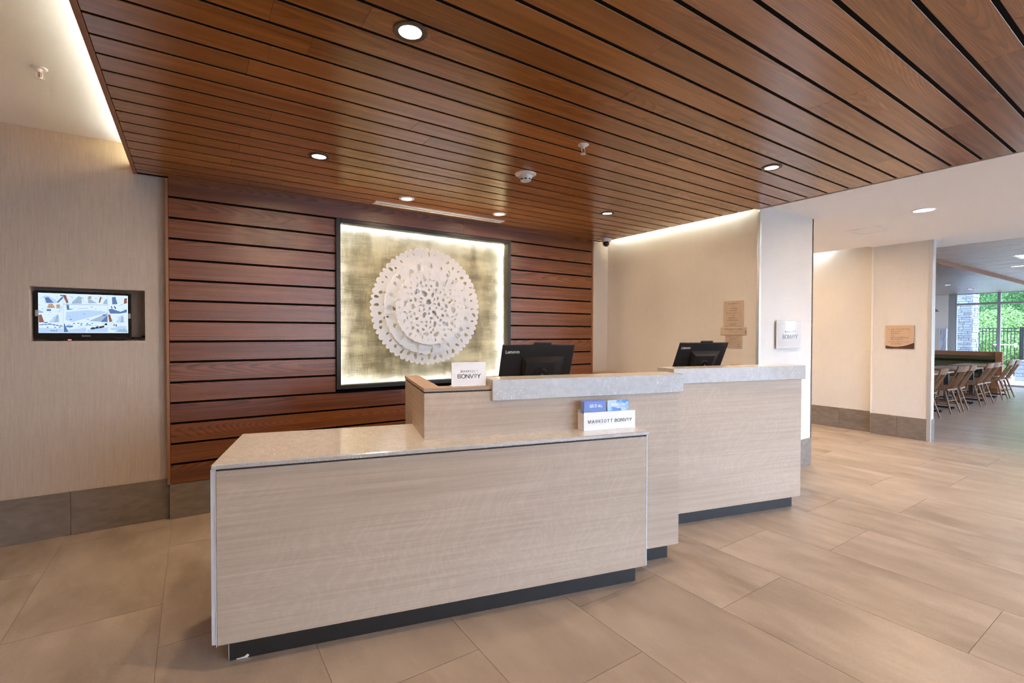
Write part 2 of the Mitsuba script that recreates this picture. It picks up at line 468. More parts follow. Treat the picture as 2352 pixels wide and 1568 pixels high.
# wooden ceiling: boards on a dark deck
_deck = trimesh.creation.extrude_polygon(Polygon([(-0.345, -1.3), (wood_edge(-1.3) - 0.002, -1.3), (wood_edge(4.70) - 0.002, 4.70), (-0.345, 4.70)]), 0.04, engine='earcut')
_deck.apply_translation((0, 0, ZW + 0.0046))
struct('ceiling_wood', _deck, 'felt')
obj('ceiling_wood__edge_board', cbox(-0.370, -0.347, -1.3, 4.69, ZW - 0.003, ZW + 0.075, 0.002), 'walnut_edge')
PITCH_B, GAP_B = 0.1625, 0.0185
row = -23
while True:
    yc = 2.446 + PITCH_B * row
    y0, y1 = yc + GAP_B / 2, min(yc + PITCH_B - GAP_B / 2, 4.64)
    row += 1
    if yc > 4.60: break
    if y1 < -1.25 or y1 - y0 < 0.02: continue
    xs = [-0.345]
    x = -0.345 + rng.uniform(0.5, 2.2)
    while x < 4.2:
        xs.append(x)
        x += 2.4
    xe = wood_edge((y0 + y1) / 2)
    xs.append(xe)
    for a, b in zip(xs[:-1], xs[1:]):
        last = b == xe
        m = cbox(a + 0.0004, b - (0 if last else 0.0004), y0, y1, ZW, ZW + 0.0044, 0.0012)
        if last:
            v = m.vertices.copy()
            s = v[:, 0] > b - 0.01
            v[s, 0] += wood_edge(0) * 0 - 0.0172 * (v[s, 1] - (y0 + y1) / 2)
            m = trimesh.Trimesh(v, m.faces, process=False)
        uv = np.stack([np.full(len(m.vertices), float(rng.integers(1, 900))), m.vertices[:, 1] - (y0 + y1) / 2], 1)
        obj('ceiling_wood__plank', m, 'walnut', uv=uv)

# cove strips (hidden on top of the wooden ceiling)
emit(trimesh.Trimesh([[-0.345, -1.2, 2.785], [-0.345, 4.66, 2.785], [-0.315, 4.66, 2.81], [-0.315, -1.2, 2.81]], [[0, 2, 1], [0, 3, 2]]), 'cove_light', WARM2 * COVE_L)
L('cove_light', 'warm light strip hidden above the left edge of the wood plank ceiling', 'light strip')
emit(trimesh.Trimesh([[4.60, 2.7, 2.80], [4.60, 4.70, 2.80], [4.60, 4.70, 2.835], [4.60, 2.7, 2.835]], [[0, 1, 2], [0, 2, 3]]), 'cove_light_001', WARM2 * COVE_R)
L('cove_light_001', 'warm light strip hidden above the wood ceiling beside the sign wall', 'light strip')
emit(trimesh.Trimesh([[8.36, 3.6, 2.84], [8.36, 7.8, 2.84], [8.36, 7.8, 2.875], [8.36, 3.6, 2.875]], [[0, 1, 2], [0, 2, 3]]), 'cove_light_002', WARM2 * 480)
L('cove_light_002', 'warm light strip in the ceiling slot that washes the passage wall', 'light strip')

# slatted feature wall
PZ, GZ = 0.1626, 0.0165
ARTX0, ARTX1, ARTZ0, ARTZ1 = 1.112, 3.052, 0.958, 2.549
struct('wall_slats', cat(box(-0.15, ARTX0, 4.662, 4.75, 0.30, ZW + 0.02), box(ARTX1, 4.345, 4.662, 4.75, 0.30, ZW + 0.02), box(ARTX0, ARTX1, 4.662, 4.75, 0.30, ARTZ0), box(ARTX0, ARTX1, 4.662, 4.75, ARTZ1, ZW + 0.02)), 'felt')
for k in range(-1, 14):
    z0 = 0.282 if k < 0 else 0.4375 + PZ * k + GZ / 2
    z1 = 0.4375 + PZ * (k + 1) - GZ / 2
    if k == 13: z1 = ZW + 0.01
    spans = [(-0.152, ARTX0 - 0.001), (ARTX1 + 0.001, 4.345)] if z1 > ARTZ0 + 0.05 and z0 < ARTZ1 - 0.02 else None
    if spans is None:
        j = {-1: 2.2, 0: 1.2, 1: 2.6, 2: 1.746, 13: 2.459}.get(k, 1.9)
        spans = [(-0.152, j), (j + 0.0008, 4.345)]
    for a, b in spans:
        za, zb = z0, z1
        if a < 2 < b or True:
            pass
        m = cbox(a, b, 4.64, 4.66, za, zb, 0.0012)
        uv = np.stack([np.full(len(m.vertices), float(rng.integers(1, 900))), m.vertices[:, 2] - (z0 + z1) / 2], 1)
        obj('wall_slats__slat', m, 'walnut_slat', uv=uv)
obj('wall_slats__edge_board', cbox(-0.174, -0.1535, 4.636, 4.756, 0.281, 2.696, 0.0015), 'walnut_edge')
obj('wall_slats__edge_board', cbox(4.3465, 4.371, 4.636, 4.756, 0.281, 2.70, 0.0015), 'walnut_edge')


# baseboards of tile
def base_run(key, pts, axis, lo, hi, z1=0.318, t=0.011, joints=()):
    """tiles along axis between lo and hi on the face at pts (coordinate), growing to pts - t."""
    k = name(key)
    L(k, kind='structure')
    js = [lo, *joints, hi]
    for a, b in zip(js[:-1], js[1:]):
        m = cbox(a + 0.001, b - 0.001, pts - t, pts, 0.001, z1, 0.001) if axis == 'x' else cbox(pts - t, pts, a + 0.001, b - 0.001, 0.001, z1, 0.001)
        obj(k + '__tile', m, 'base_tile', uv=(rng.integers(1, 900), 0))


base_run('baseboard_left', 4.70, 'x', -3.9, -0.162, joints=(-3.2, -1.97, -0.752))
base_run('baseboard_back', 4.657, 'x', -0.162, 4.34, z1=0.279, joints=(1.06, 2.28, 3.5))
base_run('baseboard_right', 2.64, 'x', 4.76, 5.85, z1=0.305, joints=(5.35,))
base_run('baseboard_passage', 8.535, 'y', 2.995, 6.2, joints=(3.43, 4.65, 5.87))
base_run('baseboard_pilaster', 8.475, 'y', 2.325, 2.985, z1=0.305, joints=(2.665,))
base_run('baseboard_pilaster_end', 2.285, 'x', 8.485, 8.61, z1=0.30)
# metal corner guards
struct('trim_2', cat(cbox(4.744, 4.750, 2.634, 2.665, 0.0, ZC), cbox(4.744, 4.776, 2.634, 2.640, 0.0, ZC)), 'aluminium')
struct('trim_3', cat(cbox(5.846, 5.864, 2.635, 2.640, 0.305, ZC, .001), cbox(5.860, 5.864, 2.64, 2.66, 0.0, ZC, .001)), 'bronze')
struct('trim_4', cat(cbox(8.466, 8.475, 2.276, 2.325, 0.0, ZC), cbox(8.466, 8.500, 2.276, 2.285, 0.0, ZC)), 'aluminium')
struct('trim_5', cbox(8.468, 8.475, 2.965, 2.992, 0.30, ZC), 'white_paint')

# ------------------------------------------------------------------ ceiling fittings
def ring(ro, ri, h, n=48):
    return lathe([(ri, 0), (ri, -h * 0.7), (ri + 0.003, -h), (ro - 0.004, -h), (ro, -h * 0.45), (ro, 0)], n)


def downlight(x, y, z, ro, ri, trim, label, power, group=None):
    t = thing('downlight', label, 'ceiling light', group)
    obj(t + '__trim', placed(ring(ro, ri, 0.007), frame((x, y, z), (1, 0, 0), (0, 1, 0), (0, 0, 1))), trim, smooth=40)
    th = np.arange(32) * 2 * math.pi / 32
    v = np.vstack([np.stack([x + ri * np.cos(th), y + ri * np.sin(th), np.full(32, z - 0.003)], 1), [[x, y, z - 0.0045]]])
    f = [[i, 32, (i + 1) % 32] for i in range(32)]
    m = trimesh.Trimesh(v, f, process=False)
    emit(m, t + '__lens', WARM * power)
    return t


DL = [(0.743, 1.862, 'bronze', 'large round downlight in the wood ceiling nearest the camera, the biggest of them'),
      (0.736, 3.512, 'bronze', 'bronze-rimmed downlight in the wood ceiling left of the lit wall art'),
      (3.543, 1.884, 'bronze', 'bronze-rimmed downlight near the right edge of the wood ceiling'),
      (3.508, 3.522, 'bronze', 'bronze-rimmed downlight above the dome camera'),
      (1.626, 4.163, 'white_plastic', 'white-rimmed downlight over the left end of the slot diffuser'),
      (2.618, 4.165, 'white_plastic', 'white-rimmed downlight by the right end of the slot diffuser')]
for x, y, t, l in DL:
    downlight(x, y, ZW, 0.069, 0.046, t, l, DOWN_L if y < 4 else DOWN_L * 0.22)
downlight(0.74, 0.22, ZW, 0.069, 0.046, 'bronze', 'bronze-rimmed downlight in the wood ceiling above the camera', DOWN_L)
downlight(3.55, 0.25, ZW, 0.069, 0.046, 'bronze', 'bronze-rimmed downlight in the wood ceiling right of the camera', DOWN_L)
downlight(6.386, 1.80, ZC, 0.100, 0.088, 'white_plastic', 'wide round downlight in the white ceiling of the passage', CORR_L)
downlight(6.386, -1.4, ZC, 0.100, 0.088, 'white_plastic', 'wide round downlight in the white ceiling behind the camera', CORR_L)
downlight(7.2, 3.75, ZC, 0.100, 0.088, 'white_plastic', 'wide round downlight just inside the passage', CORR_L * 1.15)
downlight(7.2, 5.6, ZC, 0.100, 0.088, 'white_plastic', 'wide round downlight deep in the passage', CORR_L)
downlight(-2.2, 1.5, 2.925, 0.100, 0.088, 'white_plastic', 'wide round downlight in the raised white ceiling', CORR_L * 0.15)


def sprinkler(x, y, z, label, s=1.0):
    t = thing('sprinkler', label, 'sprinkler')
    fr = frame((x, y, z), (s, 0, 0), (0, s, 0), (0, 0, s))
    P = lambda m: placed(m, fr)
    obj(t + '__escutcheon', P(lathe([(0, -0.012), (0.014, -0.012), (0.016, -0.008), (0.028, -0.007), (0.034, -0.004), (0.036, 0), (0, 0)], 40)), 'white_plastic', smooth=40)
    obj(t + '__body', P(lathe([(0, -0.022), (0.010, -0.022), (0.012, -0.010), (0, -0.010)], 24)), 'white_plastic', smooth=40)
    for sx in (-1, 1):
        obj(t + '__frame_arm', P(tube([(sx * 0.009, 0, -0.018), (sx * 0.0135, 0, -0.026), (sx * 0.0135, 0, -0.044), (sx * 0.004, 0, -0.055)], 0.0026, 8)), 'white_plastic', smooth=True)
    obj(t + '__bulb', P(tube([(0, 0, -0.022), (0, 0, -0.052)], 0.0028, 8)), 'red_bulb', smooth=40)
    obj(t + '__deflector', P(lathe([(0, -0.061), (0.018, -0.060), (0.018, -0.057), (0.004, -0.055), (0, -0.055)], 32)), 'white_plastic', smooth=40)


mat('red_bulb', (0.35, 0.06, 0.05), 0.2)
sprinkler(2.117, 2.345, ZW, 'white sprinkler head hanging from the wood ceiling', 1.0)
sprinkler(-0.687, 3.63, 2.925, 'white sprinkler head under the raised plaster ceiling at the far left', 1.0)

t = thing('smoke_detector', 'round white smoke detector on the wood ceiling', 'smoke detector')
fr = frame((2.135, 3.018, ZW), (1, 0, 0), (0, 1, 0), (0, 0, 1))
obj(t + '__base', placed(lathe([(0, -0.016), (0.062, -0.016), (0.080, -0.006), (0.083, 0), (0, 0)], 56), fr), 'white_plastic', smooth=40)
obj(t + '__chamber', placed(lathe([(0, -0.058), (0.030, -0.058), (0.040, -0.053), (0.0455, -0.036), (0.053, -0.024), (0.056, -0.015), (0, -0.015)], 56), fr), 'white_plastic', smooth=35)
for a in range(0, 360, 45):
    q = placed(cbox(-0.010, 0.010, 0.0405, 0.0446, -0.049, -0.041, 0.0005), trimesh.transformations.rotation_matrix(math.radians(a + 12), (0, 0, 1)))
    obj(t + '__chamber__vent', placed(q, fr), 'dark_gap')

# slot diffuser
t = thing('air_diffuser', 'long white slot air diffuser in the wood ceiling above the wall art', 'air vent')
y0 = 4.442
obj(t + '__frame', cat(cbox(1.415, 2.83, y0 - 0.052, y0 - 0.014, ZW - 0.006, ZW + 0.004), cbox(1.415, 2.83, y0 + 0.012, y0 + 0.052, ZW - 0.006, ZW + 0.004), cbox(1.415, 1.47, y0 - 0.05, y0 + 0.05, ZW - 0.006, ZW + 0.004), cbox(2.775, 2.83, y0 - 0.05, y0 + 0.05, ZW - 0.006, ZW + 0.004)), 'white_plastic')
obj(t + '__slot', box(1.46, 2.78, y0 - 0.016, y0 + 0.014, ZW - 0.002, ZW + 0.003), 'dark_gap')
obj(t + '__blade', box(1.47, 2.775, y0 - 0.002, y0 + 0.001, ZW - 0.004, ZW + 0.002), 'white_plastic')

# dome camera
t = thing('security_camera', 'white turret security camera at the end of the wood ceiling', 'camera')
fr = frame((4.435, 4.47, ZW), (1, 0, 0), (0, 1, 0), (0, 0, 1))
obj(t + '__base', placed(lathe([(0, -0.045), (0.048, -0.045), (0.055, -0.040), (0.063, -0.012), (0.063, 0), (0, 0)], 48), fr), 'white_plastic', smooth=35)
ball = trimesh.creation.icosphere(3, 0.046)
ball.apply_translation((0, 0, -0.062))
obj(t + '__ball', placed(ball, fr), 'white_plastic', smooth=True)
dv = np.array([-4.435, -4.47, -0.9]); dv /= np.linalg.norm(dv)
ex = np.cross(dv, Z); ex /= np.linalg.norm(ex)
obj(t + '__lens', placed(placed(lathe([(0, 0.050), (0.018, 0.049), (0.030, 0.043), (0.036, 0.034), (0.0, 0.030)], 40), frame((0, 0, -0.062), ex, np.cross(dv, ex), dv)), fr), 'lens_black', smooth=35)

# ceiling access panel in the passage
t = thing('ceiling_vent', 'flat white access panel flush in the passage ceiling', 'vent')
obj(t + '__panel', cbox(6.93, 7.24, 2.40, 2.67, ZC - 0.004, ZC + 0.002, 0.001), 'white_paint')
obj(t + '__frame', cat(*[cbox(*b, ZC - 0.005, ZC + 0.002, 0.001) for b in ((6.87, 6.92, 2.345, 2.725), (7.25, 7.30, 2.345, 2.725), (6.92, 7.25, 2.345, 2.39), (6.92, 7.25, 2.68, 2.725))]), 'white_paint')

# ------------------------------------------------------------------ wall art
t = thing('wall_art', 'black framed shadow box with stacked white perforated discs on gold cloth', 'wall art')
YF = 4.600
fw = 0.038


def frame_bars(x0, x1, z0, z1, w, y0, y1, c=0.002):
    return [cbox(x0, x0 + w, y0, y1, z0, z1, c), cbox(x1 - w, x1, y0, y1, z0, z1, c), cbox(x0 + w, x1 - w, y0, y1, z1 - w, z1, c), cbox(x0 + w, x1 - w, y0, y1, z0, z0 + w, c)]


for m in frame_bars(ARTX0, ARTX1, ARTZ0, ARTZ1, fw, YF, YF + 0.088):
    obj(t + '__frame_bar', m, 'black_metal')
obj(t + '__box', cat(*frame_bars(ARTX0, ARTX1, ARTZ0, ARTZ1, 0.006, YF + 0.088, 4.752, 0.001)), 'lamp_body')
obj(t + '__backing', box(ARTX0 + 0.006, ARTX1 - 0.006, 4.738, 4.75, ARTZ0 + 0.006, ARTZ1 - 0.006), 'gold_cloth')
ax0, ax1, az0, az1, yl0, yl1 = ARTX0 + 0.012, ARTX1 - 0.012, ARTZ0 + 0.012, ARTZ1 - 0.012, 4.692, 4.706
strips = [([ax0, yl0, az0], [ax0, yl0, az1], [ax0, yl1, az1], [ax0, yl1, az0], (1, 0, 0)), ([ax1, yl0, az0], [ax1, yl0, az1], [ax1, yl1, az1], [ax1, yl1, az0], (-1, 0, 0)),
          ([ax0, yl0, az1], [ax1, yl0, az1], [ax1, yl1, az1], [ax0, yl1, az1], (0, 0, -1)), ([ax0, yl0, az0], [ax1, yl0, az0], [ax1, yl1, az0], [ax0, yl1, az0], (0, 0, 1))]
for i, (a, b, c, d, nn) in enumerate(strips):
    m = trimesh.Trimesh([a, b, c, d], [[0, 1, 2], [0, 2, 3]], process=False)
    if m.face_normals[0] @ np.array(nn) < 0:
        m = trimesh.Trimesh([a, b, c, d], [[0, 2, 1], [0, 3, 2]], process=False)
    emit(m, t + '__light_strip' + ('' if i == 0 else f'_{i:03d}'), np.array([1.0, 0.88, 0.64]) * ART_L)
ACX, ACZ = 2.052, 1.757
R2 = np.random.default_rng(5)


def wavy(r, bumps, amp, seed):
    g = np.random.default_rng(seed)
    th = np.linspace(0, 2 * np.pi, bumps * 10, endpoint=False)
    k = g.uniform(0.5, 1.2, bumps)
    jit = np.interp(th, np.linspace(0, 2 * np.pi, bumps, endpoint=False), g.uniform(-0.6, 0.6, bumps), period=2 * np.pi)
    idx = (th / (2 * np.pi) * bumps).astype(int) % bumps
    w = np.abs(np.sin(th * bumps / 2 + jit)) ** 0.8
    rr = r - amp * k[idx] * (1 - w) + 0.006 * np.sin(3 * th + seed)
    return Polygon(np.stack([rr * np.cos(th), rr * np.sin(th)], 1)).buffer(0.003).buffer(-0.006).buffer(0.003)


def hole(x, y, a, b, ang):
    th = np.linspace(0, 2 * np.pi, 18, endpoint=False)
    e = 1 + 0.18 * np.sin(2 * th + x * 40) + 0.12 * np.cos(3 * th + y * 50)
    p = Polygon(np.stack([a * e * np.cos(th), b * e * np.sin(th)], 1))
    return affinity.translate(affinity.rotate(p, ang, origin=(0, 0)), x, y)


def disc(R, bumps, amp, seed, rim, inner):
    P = wavy(R, bumps, amp, seed)
    g = np.random.default_rng(seed + 100)
    hs = []
    for (rr, n, a, b, jr) in rim:
        for k in range(n):
            w = 2 * np.pi * (k + g.uniform(-0.22, 0.22)) / n
            q = rr + g.uniform(-jr, jr)
            sc = g.uniform(0.6, 1.35)
            hs.append(hole(q * math.cos(w), q * math.sin(w), a * sc, b * sc, math.degrees(w) + g.uniform(-30, 30)))
    pts = []
    tries = 0
    rmax, n_in, amin, amax = inner
    while len(pts) < n_in and tries < 8000:
        tries += 1
        q, w = rmax * math.sqrt(g.uniform()), g.uniform(0, 2 * np.pi)
        a = g.uniform(amin, amax)
        x, y = q * math.cos(w), q * math.sin(w)
        if all((x - u) ** 2 + (y - v) ** 2 > (1.25 * (a + s) + 0.006) ** 2 for u, v, s in pts):
            pts.append((x, y, a))
            hs.append(hole(x, y, a * 1.1, a * 0.78, g.uniform(0, 180)))
    P = P.difference(unary_union(hs).buffer(0.0008))
    if P.geom_type != 'Polygon':
        P = max(P.geoms, key=lambda q: q.area)
    return trimesh.creation.extrude_polygon(P.simplify(0.0006), 0.009, engine='earcut')


discs = [(disc(0.610, 62, 0.034, 3, [(0.535, 44, 0.021, 0.0125, 0.022), (0.455, 26, 0.019, 0.012, 0.03)], (0.40, 60, 0.018, 0.034)), 4.672),
         (disc(0.487, 40, 0.018, 8, [(0.425, 24, 0.036, 0.024, 0.022)], (0.35, 70, 0.016, 0.036)), 4.624),
         (disc(0.384, 54, 0.016, 15, [(0.335, 30, 0.016, 0.0115, 0.02)], (0.298, 135, 0.011, 0.031)), 4.560)]
for i, (m, y) in enumerate(discs):
    fr = frame((ACX - 0.004 * i, y, ACZ - 0.006 * i), (1, 0, 0), (0, 0, 1), (0, -1, 0))
    obj(t + '__disc', placed(m, fr), 'art_white')
    for k in range(4):
        w = math.pi / 4 + k * math.pi / 2
        q = 0.22
        obj(t + '__disc__standoff', tube([(ACX + q * math.cos(w), y, ACZ + q * math.sin(w)), (ACX + q * math.cos(w), min(y + 0.066, 4.739), ACZ + q * math.sin(w))], 0.006, 8), 'aluminium')

# ------------------------------------------------------------------ reception desks
V1 = 2.382
t = thing('reception_counter', 'low whitewashed oak reception counter with pale quartz top, nearest the camera', 'reception desk')
D1 = t
top = cbox(-0.540, 1.697, 2.370, 3.052, 0.889, 0.912, 0.005)
obj(t + '__countertop', cu(top), 'quartz')
obj(t + '__front_panel', cu(cbox(-0.523, 1.681, V1, V1 + 0.019, 0.112, 0.8795, 0.001)), 'oak', uv=(3.0, 0))
obj(t + '__edge_trim', cu(cat(cbox(-0.5445, -0.526, V1 + 0.001, V1 + 0.03, 0.118, 0.8885, 0.001), cbox(-0.527, -0.5245, V1 - 0.002, V1 + 0.03, 0.107, 0.8885, 0.0005))), 'alu_paint')
obj(t + '__edge_trim', cu(cat(cbox(1.6825, 1.689, V1 + 0.001, V1 + 0.03, 0.115, 0.8885, 0.001), cbox(1.681, 1.683, V1 - 0.001, V1 + 0.03, 0.110, 0.8885, 0.0005))), 'alu_paint')
obj(t + '__end_panel', cu(cbox(-0.5435, -0.52, V1 + 0.031, 3.03, 0.112, 0.888, 0.001)), 'oak', uv=(5.0, 0))
obj(t + '__end_panel', cu(cbox(1.668, 1.6885, V1 + 0.031, 2.565, 0.112, 0.888, 0.001)), 'oak', uv=(6.0, 0))
obj(t + '__reveal', cu(box(-0.52, 1.67, V1 + 0.012, V1 + 0.03, 0.86, 0.8885)), 'dark_gap')
obj(t + '__toe_kick', cu(cbox(-0.490, 1.650, 2.442, 2.99, 0.0, 0.13, 0.001)), 'toe_black')
obj(t + '__toe_kick__chipped_edge', cu(cat(cbox(-0.4915, -0.4895, 2.4405, 2.446, 0.0, 0.112, 0.0004), placed(trimesh.creation.extrude_polygon(Polygon([(-0.46, 0.001), (-0.415, 0.001), (-0.408, 0.012), (-0.416, 0.018), (-0.428, 0.009), (-0.46, 0.005)]), 0.002, engine='earcut'), frame((0, 2.4425, 0), (1, 0, 0), (0, 0, 1), (0, -1, 0))))), 'white_plastic')

t = thing('reception_counter', 'raised oak reception counter with quartz ledge, standing behind the low counter', 'reception desk')
V2 = 2.573
poly = Polygon([(0.410, 0.9125), (1.702, 0.9125), (1.702, 0.109), (2.066, 0.109), (2.066, 1.104), (0.80, 1.104), (0.80, 1.159), (0.410, 1.159)])
m = trimesh.creation.extrude_polygon(poly, 0.02, engine='earcut')
obj(t + '__front_panel', cu(placed(m, frame((0, V2 + 0.02, 0), (1, 0, 0), (0, 0, 1), (0, -1, 0)))), 'oak', uv=(11.0, 0))
obj(t + '__side_panel', cu(cat(cbox(0.410, 0.4305, V2 + 0.0205, 3.05, 0.9125, 1.159, 0.0005), cbox(0.410, 0.4305, 3.056, 3.40, 0.10, 1.159, 0.0005))), 'oak', uv=(13.0, 0))
obj(t + '__side_panel', cu(cbox(2.046, 2.0655, V2 + 0.0205, 3.30, 0.109, 1.104, 0.0005)), 'oak', uv=(14.0, 0))
obj(t + '__inner_panel', cu(cat(cbox(0.482, 0.502, 2.675, 3.40, 0.9125, 1.159), cbox(0.502, 2.046, 2.655, 2.675, 0.9125, 1.104))), 'oak', uv=(15.0, 0))
obj(t + '__reveal', cu(cat(box(0.414, 0.80, V2 + 0.004, 2.66, 1.159, 1.1675), box(0.414, 0.498, 2.66, 3.395, 1.159, 1.1675))), 'dark_gap')
cap = Polygon([(0.408, 2.571), (0.83, 2.571), (0.83, 2.672), (0.505, 2.672), (0.505, 3.41), (0.408, 3.41)])
obj(t + '__wood_cap', cu(placed(trimesh.creation.extrude_polygon(cap, 0.0175, engine='earcut'), frame((0, 0, 1.1675), (1, 0, 0), (0, 1, 0), (0, 0, 1)))), 'oak_cap', uv=(16.0, 0))
mat('oak_cap', lambda p, n, uv: oak(p, n, uv) * mi.Color3f(0.82, 0.74, 0.68), 0.42, spec=0.4)
obj(t + '__stone_ledge', cu(cbox(0.787, 2.085, 2.555, 2.757, 1.104, 1.222, 0.003)), 'quartz')
obj(t + '__toe_kick', cu(cbox(1.705, 2.026, 2.633, 3.25, 0.0, 0.13, 0.001)), 'toe_black')
obj(t + '__work_surface', cu(cbox(0.51, 2.04, 2.68, 3.38, 0.735, 0.76, 0.002)), 'oak_cap', uv=(17.0, 0))

t = thing('reception_counter', 'tall oak reception counter with quartz ledge at the rear right, under the plaques', 'reception desk')
V3 = 3.006
obj(t + '__front_panel', cu(cbox(2.372, 3.666, V3, V3 + 0.02, 0.106, 1.103, 0.001)), 'oak', uv=(23.0, 0))
obj(t + '__side_panel', cu(cbox(2.372, 2.392, V3 + 0.0205, 3.86, 0.106, 1.103, 0.001)), 'oak', uv=(24.0, 0))
obj(t + '__side_panel', cu(cbox(3.6455, 3.6655, V3 + 0.0205, 3.70, 0.106, 1.160, 0.001)), 'oak', uv=(25.0, 0))
obj(t + '__wood_cap', cu(cbox(3.57, 3.668, 3.20, 3.70, 1.161, 1.185, 0.001)), 'oak_cap', uv=(26.0, 0))
obj(t + '__stone_ledge', cu(cbox(2.345, 3.690, 2.986, 3.190, 1.104, 1.219, 0.003)), 'quartz')
obj(t + '__toe_kick', cu(cbox(2.42, 3.640, 3.066, 3.68, 0.0, 0.125, 0.001)), 'toe_black')
obj(t + '__work_surface', cu(cbox(2.40, 3.64, 3.20, 3.86, 0.735, 0.76, 0.002)), 'oak_cap', uv=(27.0, 0))

t = thing('back_counter', 'narrow oak ledge along the plain wall behind the reception counters', 'counter')
obj(t + '__top', cbox(4.36, 4.742, 3.75, 4.745, 0.945, 0.974, 0.002), 'oak_cap', uv=(31.0, 0))
obj(t + '__cabinet', cbox(4.39, 4.742, 3.76, 4.745, 0.0, 0.944, 0.002), 'oak', uv=(32.0, 0))


# ------------------------------------------------------------------ computers
def computer(u0, v0, zt, phi, tau, label, base_z):
    t = thing('computer_monitor', label, 'computer')
    d = np.array([math.cos(phi), math.sin(phi), 0]); nn = np.array([-math.sin(phi), math.cos(phi), 0])
    up = np.array([0, 0, math.cos(tau)]) - nn * math.sin(tau)
    back = np.cross(d, up)                       # towards the lobby
    h, w = 0.330, 0.540
    o = np.array([u0, v0, zt]) - up * h / 2
    fr = CF @ frame(o, d, up, back)              # x right, y up, z towards the lobby
    P = lambda m: placed(m, fr)
    obj(t + '__back_shell', P(cbox(-w / 2, w / 2, -h / 2, h / 2, -0.010, 0.004, 0.004)), 'black_plastic')
    obj(t + '__screen', P(cbox(-w / 2 + 0.004, w / 2 - 0.004, -h / 2 + 0.004, h / 2 - 0.004, -0.014, -0.0095, 0.001)), 'black_gloss')
    body = m3.Manifold.hull_points([[x, y, z] for x, y, z in [(-0.11, -0.14, 0.004), (0.185, -0.14, 0.004), (-0.125, 0.085, 0.004), (0.20, 0.085, 0.004),
                                                              (-0.10, -0.135, 0.048), (0.115, -0.135, 0.048), (-0.10, 0.055, 0.048), (0.115, 0.055, 0.048), (0.175, 0.06, 0.018), (0.17, -0.135, 0.018)]])
    obj(t + '__rear_body', P(mt(body)), 'black_plastic')
    obj(t + '__back_shell__camera_bump', P(cat(cbox(-0.045, 0.085, h / 2 - 0.004, h / 2 + 0.016, -0.012, 0.004, 0.003), cbox(-0.03, 0.07, h / 2 + 0.004, h / 2 + 0.012, -0.006, 0.0055, 0.001))), 'black_plastic')
    hub = lathe([(0, 0.062), (0.042, 0.062), (0.048, 0.056), (0.050, 0.046), (0, 0.046)], 40)
    hub.apply_translation((0.015, -0.035, 0))
    obj(t + '__rear_body__stand_hub', P(hub), 'black_gloss', smooth=35)
    for i in range(6):
        obj(t + '__rear_body__port', P(cbox(-0.106, -0.101, 0.04 - i * 0.026, 0.05 - i * 0.026, 0.02, 0.034, 0.0005)), 'silver_print')
    obj(t + '__rear_body__lock_tag', P(cbox(-0.112, -0.104, -0.115, -0.095, 0.018, 0.034, 0.001)), 'red_print')
    obj(t + '__back_shell__lettering', P(placed(text('Lenovo', 0.021, 0.0012, width=0.100, bold=True), frame((-w / 2 + 0.024, h / 2 - 0.058, 0.0042), (1, 0, 0), (0, 1, 0), (0, 0, 1)))), 'silver_print')
    a = (fr @ np.array([0.015, -0.035, 0.055, 1]))[:3]
    base = a + 0.055 * V
    b = np.array([base[0], base[1], base_z + 0.014])
    obj(t + '__stand_arm', tube([a, a - 0.025 * V - 0.02 * Z, (a + b) / 2 - 0.055 * V, b], 0.016, 12), 'black_plastic', smooth=40)
    q = lathe([(0, 0), (0.105, 0), (0.11, 0.004), (0.108, 0.010), (0.03, 0.016), (0, 0.016)], 40, (b[0], b[1], base_z))
    obj(t + '__stand_base', q, 'black_plastic', smooth=35)


computer(1.265, 3.01, 1.405, 0.04, 0.34, 'black desktop computer seen from behind on the middle counter, before the slatted wall', 0.7605)
computer(3.07, 3.48, 1.403, 0.015, 0.43, 'smaller looking black desktop computer seen from behind on the rear counter', 0.7605)


# ------------------------------------------------------------------ lettered signs
def bonvoy(h, spread=0.10):
    """the word with its small raised underlined o; returns the mesh from the origin."""
    ms, x = [], 0.0
    for ch in 'BONVoY':
        hh = h if ch != 'o' else h * 0.62
        g = meshkit.text_mesh(ch.upper(), hh, 0.001)
        g.apply_translation((x - g.bounds[0][0], 0, 0))
        if ch == 'o':
            g.apply_translation((-h * 0.03, h * 0.40, 0))
            bar = cbox(g.bounds[0][0], g.bounds[1][0], h * 0.18, h * 0.25, 0, 0.001, 0.0001)
            g = cat(g, bar)
        ms.append(g)
        x = g.bounds[1][0] + h * spread
    m = cat(*ms)
    return m


t = thing('desk_sign', 'small white tabletop sign lettered MARRIOTT BONVOY on the oak cap', 'sign')
fr = CF @ frame((0.667, 2.615, 1.1855), (1, 0, 0), (0, math.sin(0.0), 1), (0, -1, 0))
P = lambda m: placed(m, fr)
obj(t + '__holder', P(cbox(-0.100, 0.098, 0.0, 0.135, -0.004, 0.004, 0.001)), 'paper')
obj(t + '__foot', P(cbox(-0.100, 0.098, 0.0, 0.004, -0.045, 0.012, 0.001)), 'paper')
m = text('MARRIOTT', 0.0115, 0.0008, width=0.098, center=True, spread=0.35)
obj(t + '__holder__lettering', P(placed(m, frame((0.001, 0.078, 0.0042), (1, 0, 0), (0, 1, 0), (0, 0, 1)))), 'ink')
m = bonvoy(0.023); m.apply_translation((-m.bounds[1][0] / 2, 0, 0)); m.apply_scale((0.133 / (m.bounds[1][0] - m.bounds[0][0]), 1, 1))
obj(t + '__holder__lettering', P(placed(m, frame((0.001, 0.045, 0.0042), (1, 0, 0), (0, 1, 0), (0, 0, 1)))), 'ink')

